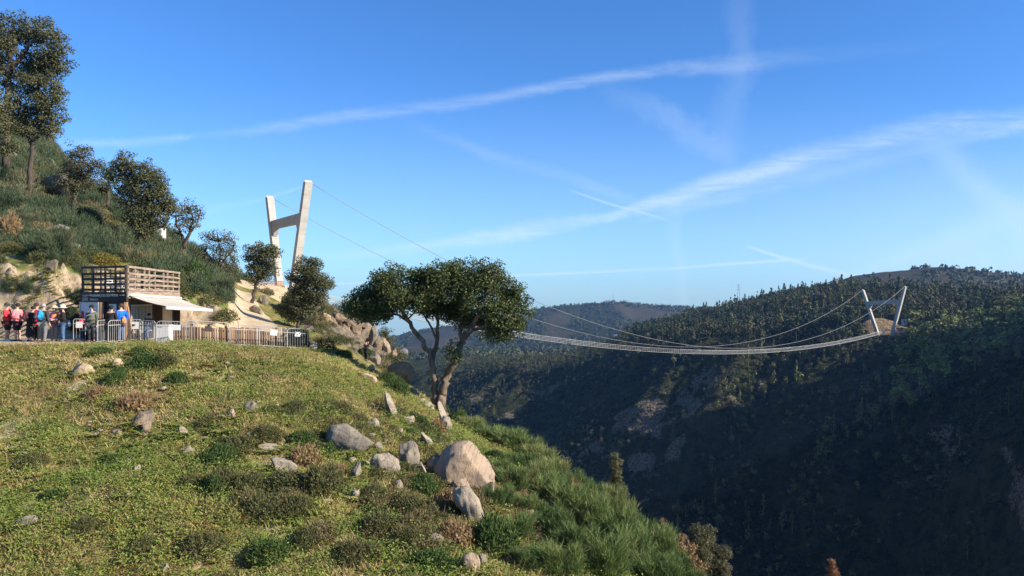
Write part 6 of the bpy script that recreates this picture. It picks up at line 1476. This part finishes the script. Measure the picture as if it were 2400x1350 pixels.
C_ORG = cloth('orange_blue_shirt', (.85, .25, .04), (.06, .13, .60)); C_JEAN = cloth('denim', (.075, .135, .26)); C_OLV = cloth('olive_jacket', (.115, .125, .095)); C_BLU = cloth('bright_blue_jacket', (.01, .13, .62)); C_NAVY = cloth('navy_cloth', (.03, .04, .085)); C_STRAW = cloth('straw', (.60, .47, .28)); C_WHT = cloth('white_hat', (.80, .79, .76)); C_DRED = cloth('dark_red_cloth', (.50, .03, .045)); C_LB = cloth('light_blue', (.02, .30, .62)); C_TAN = cloth('tan_leather', (.42, .22, .08)); C_PALE = cloth('pale_bag', (.55, .60, .68)); C_MAR = cloth('maroon_pack', (.10, .035, .04))
M_SIL = simple('silver_stripe', (.6, .6, .6), None, 5)
person(17, 800.5, 90, 100, 'person in a red jacket and dark cap with black knee-length shorts, leftmost in the queue', C_RED, C_BLK, HBR, 'phone', True, 'cap', C_DKG, shoes=M_SHOEW, female=True)
person(41, 801, 90, -100, 'person in a pink jacket and black knee-length shorts looking down', C_PINK, C_BLK, HBK, 'phone', True, female=True)
person(86, 801, 92, 165, 'brown-haired person in a red top with dark trousers behind the blue backpack', C_DRED, C_BLK, HBR, 'down', female=True, Y=36.6, long_hair=False)
person(70, 802, 84, 150, 'person in dark clothes bending forward under a maroon backpack', C_BLK, C_BLK, HBK, 'down', skirt=True, lean=.22)
p4 = person(102, 803, 91, 172, 'person in a dark jacket and grey trousers seen from behind with a blue backpack', C_DKG, C_GRY, HGR, 'down', step=.03)
person(127, 801.5, 84, 10, 'person in an orange and blue top, straw hat and taupe trousers', C_ORG, C_TPE, HBR, 'front', hat='brim', hatm=C_STRAW)
person(148, 802, 85, -60, 'person in a white sun hat, black top and jeans', C_BLK, C_JEAN, HGR, 'front', hat='brim', hatm=C_WHT, female=True)
person(196, 800, 72, 170, 'red-haired person in a red coat partly hidden behind the barrier', C_DRED, C_BLK, HRD, 'down', female=True, long_hair=True, Y=36.9)
p8 = person(215, 803, 87, 5, 'man in an olive jacket with a pale chest stripe and a dark cap facing us', C_OLV, C_DKG, HBK, 'down', hat='beanie', hatm=C_BLK)
person(261, 804, 87, 178, 'man in a black hooded jacket seen from behind, legs apart', C_BLK, C_BLK, HBK, 'front', hat='beanie', hatm=C_BLK, step=.04)
p10 = person(284, 803, 91, -115, 'man in a bright blue jacket and jeans turned to the left', C_BLU, C_JEAN, HBR, 'pocket')
person(342, 802, 68, 160, 'person in a dark top and jeans leaning on the counter under the awning', C_NAVY, C_JEAN, HBK, 'counter', lean=.35, Y=37.2)
person(858, 846, 48, 150, 'lone person in black standing with raised hands at the end of the rocks', C_BLK, C_BLK, HBK, 'camera', Y=58)
# collar and stripe are part of the olive jacket; bags are things of their own
def attach(name, label, cat, who, off, dims, m, pm=None, tilt=0):
    ro, q, H = who; R = Matrix.Rotation(ro.rotation_euler[2], 3, 'Z'); p = Vector(q) + R @ (Vector(off) * H)
    o = empty(name, p, ro.rotation_euler[2]); tag(o, label, cat); x, y, z = [d * H for d in dims]
    def soft(nm, c, d, mm):
        bm = bmesh.new(); bmesh.ops.create_cube(bm, size=1.0); bmesh.ops.bevel(bm, geom=bm.edges[:], offset=.22, segments=3, affect='EDGES')
        for v_ in bm.verts: v_.co = Vector((v_.co.x * d[0] * (1 - .18 * v_.co.z), v_.co.y * d[1], v_.co.z * d[2])) + Vector(c)
        me = bpy.data.meshes.new(nm); bm.to_mesh(me); bm.free(); [setattr(f, 'use_smooth', True) for f in me.polygons]; return link(nm, me, mm, o)
    soft('pack_body', (0, 0, 0), (x, y, z), m); soft('front_pocket', (0, y * .5, -z * .16), (x * .72, y * .5, z * .48), pm or m)
    mb = MB()
    for sg in (-1, 1): mb.tube([(sg * x * .3, -y * .4, z * .4), (sg * x * .38, -y * .9, z * .38), (sg * x * .4, -y * 1.1, 0), (sg * x * .3, -y * .5, -z * .4)], x * .06, 5)
    mb.build('strap', C_BLK, o); return o
attach('backpack', 'bright blue backpack on the back of the person in the dark jacket', 'backpack', p4, (0, .115, .70), (.15, .10, .25), C_LB, C_LB)
p3 = (bpy.data.objects['person.003'], np.array(bpy.data.objects['person.003'].location), 84 * 35.5 / F)
attach('backpack', 'maroon backpack on the bending dark-clothed person', 'backpack', p3, (0, .10, .72), (.17, .12, .26), C_MAR, C_MAR)
pR = (bpy.data.objects['person.007'], np.array(bpy.data.objects['person.007'].location), 72 * 36.9 / F)
attach('backpack', 'pinkish-red backpack on the red-haired person', 'backpack', pR, (0, .105, .62), (.16, .10, .24), cloth('rose_pack', (.70, .03, .08)))
pW = (bpy.data.objects['person.006'], np.array(bpy.data.objects['person.006'].location), 85 * 35.4 / F)
attach('shoulder_bag', 'pale blue-white bag hanging beside the person in the white hat', 'bag', pW, (-.10, .14, .50), (.12, .07, .17), C_PALE)
attach('shoulder_bag', 'tan leather bag on the back of the man in the blue jacket', 'bag', p10, (.02, .13, .55), (.11, .07, .22), C_TAN)
attach('waist_bag', 'dark pouch at the waist of the man in the blue jacket', 'bag', p10, (.0, -.10, .48), (.13, .05, .06), C_NAVY)
mb = MB(); H8 = p8[2]; mb.tube([(-.10 * H8, -.088 * H8, .70 * H8), (-.04 * H8, -.098 * H8, .735 * H8), (.09 * H8, -.092 * H8, .735 * H8)], .006 * H8, 5); mb.build('jacket_stripe', M_SIL, p8[0])
mb = MB(); mb.tube([(0, -.062 * H8, .835 * H8), (0, -.082 * H8, .79 * H8)], [.030 * H8, .014 * H8], 7); mb.build('neck_scarf', C_BLU, p8[0])
# ------------------------------------------------------------------ trees across the gorge
def proto_round(n, wd=.55):
    p = Plant(); K = 9
    c = rand_dirs(K) * np.array((wd * .30, wd * .30, .24)) * rng.uniform(.5, 1, (K, 1)) + np.array((0, 0, .62))
    c[:, 2] = np.clip(c[:, 2], .3, .9)
    k = rng.integers(0, K, n); d = rand_dirs(n)
    q = c[k] + d * np.array((.13, .13, .11)) * rng.uniform(.5, 1.15, (n, 1))
    p.leaves(q, unit(d + rng.normal(0, .4, (n, 3)) + np.array((0, 0, .3))), .095, .08, rng.normal(0, .07, n) + rng.normal(0, .06, K)[k])
    v = np.array([(-.02, -.02, -.05), (.02, -.02, -.05), (.02, .02, -.05), (-.02, .02, -.05), (-.012, -.012, .6), (.012, -.012, .6), (.012, .012, .6), (-.012, .012, .6)])
    return p.add(v, np.array([(0, 1, 5, 4), (1, 2, 6, 5), (2, 3, 7, 6), (3, 0, 4, 7)]), None, -.6)
def proto_cone(n):
    p = Plant(); h = rng.uniform(.15, 1, n) ** .9; a = rng.uniform(0, 2 * PI, n); r = (1.02 - h) * .22 * rng.uniform(.5, 1.15, n) + .012
    q = np.stack([np.cos(a) * r, np.sin(a) * r, h], -1); d = np.stack([np.cos(a), np.sin(a), np.full(n, .5)], -1)
    p.leaves(q, unit(d + rng.normal(0, .4, (n, 3))), .085, .07, rng.normal(-.05, .07, n))
    v = np.array([(-.015, -.015, -.05), (.015, -.015, -.05), (.015, .015, -.05), (-.015, .015, -.05), (-.006, -.006, .8), (.006, -.006, .8), (.006, .006, .8), (-.006, .006, .8)])
    return p.add(v, np.array([(0, 1, 5, 4), (1, 2, 6, 5), (2, 3, 7, 6), (3, 0, 4, 7)]), None, .3)
def proto_scrub(n):
    p = Plant(); d = rand_dirs(n); d[:, 2] = np.abs(d[:, 2])
    return p.leaves(d * np.array((.5, .5, .55)) * rng.uniform(.5, 1.1, (n, 1)), unit(d + rng.normal(0, .35, (n, 3))), .34, .28, rng.normal(0, .08, n))

def far_at(G, px, Y):
    i = np.clip(np.searchsorted(FARS.px, px), 0, len(FARS.px) - 1); j = np.clip(np.searchsorted(FARS.Y, Y), 0, len(FARS.Y) - 1); return G[j, i]
RT = [proto_round(78) for _ in range(6)] + [proto_round(70, .38) for _ in range(3)]
CT = [proto_cone(70) for _ in range(3)]
def forest_points():
    n = 26000
    px = rng.uniform(1020, 2460, n); Y = rng.uniform(340 ** 1.6, 1250 ** 1.6, n) ** (1 / 1.6)
    x = (px - CX) / F * Y; z = FARS.z(x, Y); aw = far_at(AWALL, px, Y)
    f = fbm(x / 55, Y / 55, 0, 3, 111)
    up = np.clip((aw - 190) / 60, 0, 1)
    right = np.clip((px - 1450) / 250, 0, 1)
    p = up * (.55 + .45 * right) * np.clip(.9 + 1.3 * f, .15, 1) + (1 - up) * np.clip(.22 + .8 * f, .03, .55)
    p *= (far_at(PAD, px, Y) < .12) * (far_at(MOOR, px, Y) < .4) * np.clip(1.2 - 1.3 * far_at(CRAG, px, Y), .05, 1)
    p *= 1 - ((px > 2020) & (px < 2125) & (Y > 535) & (Y < 600))
    k = rng.uniform(0, 1, n) < p
    return px[k], x[k], Y[k], z[k], f[k], up[k]
px_, x_, Y_, z_, f_, up_ = forest_points()
kN = len(x_)
H_ = np.where(up_ > .5, rng.uniform(8, 17, kN) * (1 + .35 * fbm(x_ / 25, Y_ / 25, 0, 2, 115)), rng.uniform(5, 13, kN)) * np.where(px_ < 1450, .62, 1.0)
t_ = np.where(up_ > .5, .38, .60) + .34 * fbm(x_ / 60, Y_ / 60, 0, 3, 113) + rng.normal(0, .17, kN)
decid = (px_ > 2090) & (Y_ < 600) & (Y_ > 430) & (fbm(x_ / 40, Y_ / 40, 0, 2, 117) > -.08) & (rng.uniform(0, 1, kN) < .7)
t_ = np.where(decid, rng.uniform(.80, .96, kN), np.clip(t_, .0, .82)); H_ = np.where(decid, rng.uniform(10, 18, kN), H_)
conif = (~decid) & (rng.uniform(0, 1, kN) < .16)
wh = np.where(conif, rng.integers(9, 12, kN), rng.integers(0, 9, kN)); H_ = np.where(conif, H_ * 1.2, H_)
W_ = H_ * np.where(decid, 1.35, rng.uniform(.85, 1.2, kN))
protos = RT + CT
show = H_ / Y_ * np.where(px_ > 2400, 0, 1) * np.where(px_ < 1030, 0, 1)
order = np.argsort(-show); IND = order[:260]; REST = order[260:]
fo = scatter(protos, np.stack([x_, Y_, z_], -1)[REST], np.stack([W_, H_], -1)[REST], rng.uniform(0, 6.28, len(REST)), t_[REST], wh[REST])
o = link('forest', fo.mesh('forest'), M_FOREST); tag(o, 'mixed green and brown wood covering the mountainside across the gorge', 'forest', None, 'stuff')
# the nearest and tallest as trees of their own
lib = {}
def forest_tree_mesh(k, tb):
    if (k, tb) not in lib:
        p = protos[k]; q = Plant(); q.v = p.v; q.q = p.q; q.t = p.t; q.tq = p.tq + tb; q.tt = p.tt + tb
        me = q.mesh('forest_tree'); me.materials.append(M_FOREST); lib[(k, tb)] = me
    return lib[(k, tb)]
for i in IND:
    tb = round(float(np.clip(t_[i], .05, 1)) * 8) / 8
    o = bpy.data.objects.new('forest_tree', forest_tree_mesh(int(wh[i]), tb)); COL.objects.link(o)
    o.location = (x_[i], Y_[i], z_[i]); o.rotation_euler = (0, 0, rng.uniform(0, 6.28)); o.scale = (W_[i], W_[i], H_[i])
    if decid[i]: tag(o, 'fresh light green broadleaf tree right of the far tower', 'tree', 'light green trees right of the far tower')
    elif wh[i] >= 9: tag(o, 'pointed dark conifer in the wood across the gorge', 'tree', 'pointed conifers across the gorge')
    else: tag(o, 'rounded tree scattered on the slope across the gorge', 'tree', 'rounded trees across the gorge')
# scrub on the gorge wall
M_GSCRUB = ramp_leaf_mat('gorge_scrub_shade_leaf', [(0.0, (0.010, 0.017, 0.009)), (0.45, (0.022, 0.030, 0.014)), (0.75, (0.060, 0.060, 0.034)), (1.0, (0.13, 0.115, 0.08))], 0.1)  # leaf stops lowered so the gorge reads as deeper shade
def build_gorge_scrub():
    n = 34000
    px = rng.uniform(1000, 2460, n); Y = rng.uniform(330 ** 1.2, 1000 ** 1.2, n) ** (1 / 1.2); x = (px - CX) / F * Y
    aw = far_at(AWALL, px, Y); f = fbm(x / 30, Y / 30, 0, 3, 121)
    k = (aw > 15) & (rng.uniform(0, 1, n) < np.clip(.55 + 1.4 * f, .05, 1)) & (far_at(PAD, px, Y) < .15) & (rng.uniform(0, 1, n) > far_at(CRAG, px, Y) * .85)
    x, Y = x[k], Y[k]; m = len(x)
    s = rng.uniform(1.6, 5.4, m)
    return scatter([proto_scrub(26) for _ in range(5)], np.stack([x, Y, FARS.z(x, Y) - .2], -1), np.stack([s * 1.15, s * .8], -1), rng.uniform(0, 6.28, m), .36 + .6 * fbm(x / 25, Y / 25, 0, 3, 123) + rng.normal(0, .24, m))
o = link('gorge_scrub', build_gorge_scrub().mesh('gorge_scrub'), M_GSCRUB); tag(o, 'scrub clinging to the steep gorge wall, coloured darker as shade', 'scrub', None, 'stuff')
# woods on the hills beyond
def build_far_wood():
    n = 16000
    px = rng.uniform(900, 2460, n); Y = rng.uniform(1250, 3250, n); x = (px - CX) / F * Y
    c = far_at(CUT, px, Y); f = fbm(x / 200, Y / 260, 0, 3, 131); mo = far_at(MOOR, px, Y)
    k = (rng.uniform(0, 1, n) < np.clip(.65 + 1.4 * f, .05, 1)) & (c < .4) & (rng.uniform(0, 1, n) > mo * .6) & ~((px > 1780) & (Y > 1720))
    x, Y = x[k], Y[k]; m = len(x); s = rng.uniform(12, 20, m)
    return scatter([proto_scrub(14) for _ in range(4)], np.stack([x, Y, FARS.z(x, Y) - 1], -1), np.stack([s, s * 1.2], -1), rng.uniform(0, 6.28, m), .25 + .25 * f[k] + rng.normal(0, .1, m))
o = link('distant_woods', build_far_wood().mesh('distant_woods'), M_FOREST); tag(o, 'bluish woods on the distant hills', 'forest', None, 'stuff')
# ------------------------------------------------------------------ the air
def haze():
    x0, x1, y0, y1, z0, z1 = -1900, 2600, -60, 5260, -330, 300
    z0 = min(float(LANDS.Z.min()), float(FARS.Z.min())) - 1.0; z1 = max(float(LANDS.Z.max()) + 16, float(FARS.Z.max()) + 25)
    mb = MB(); mb.box(x0, x1, y0, y1, z0, z1); me = mb.mesh('haze')
    m = bpy.data.materials.new('haze_air'); m.use_nodes = True; nt = m.node_tree; nt.nodes.clear()
    out = nt.nodes.new('ShaderNodeOutputMaterial'); pv = nt.nodes.new('ShaderNodeVolumePrincipled')
    pv.inputs['Color'].default_value = (0.24, 0.50, 1.0, 1); pv.inputs['Density'].default_value = 0.000052; pv.inputs['Anisotropy'].default_value = 0.2
    nt.links.new(pv.outputs[0], out.inputs['Volume'])
    o = link('haze', me, m); tag(o, 'thin blue haze over the valley', 'haze', None, 'stuff')
haze()
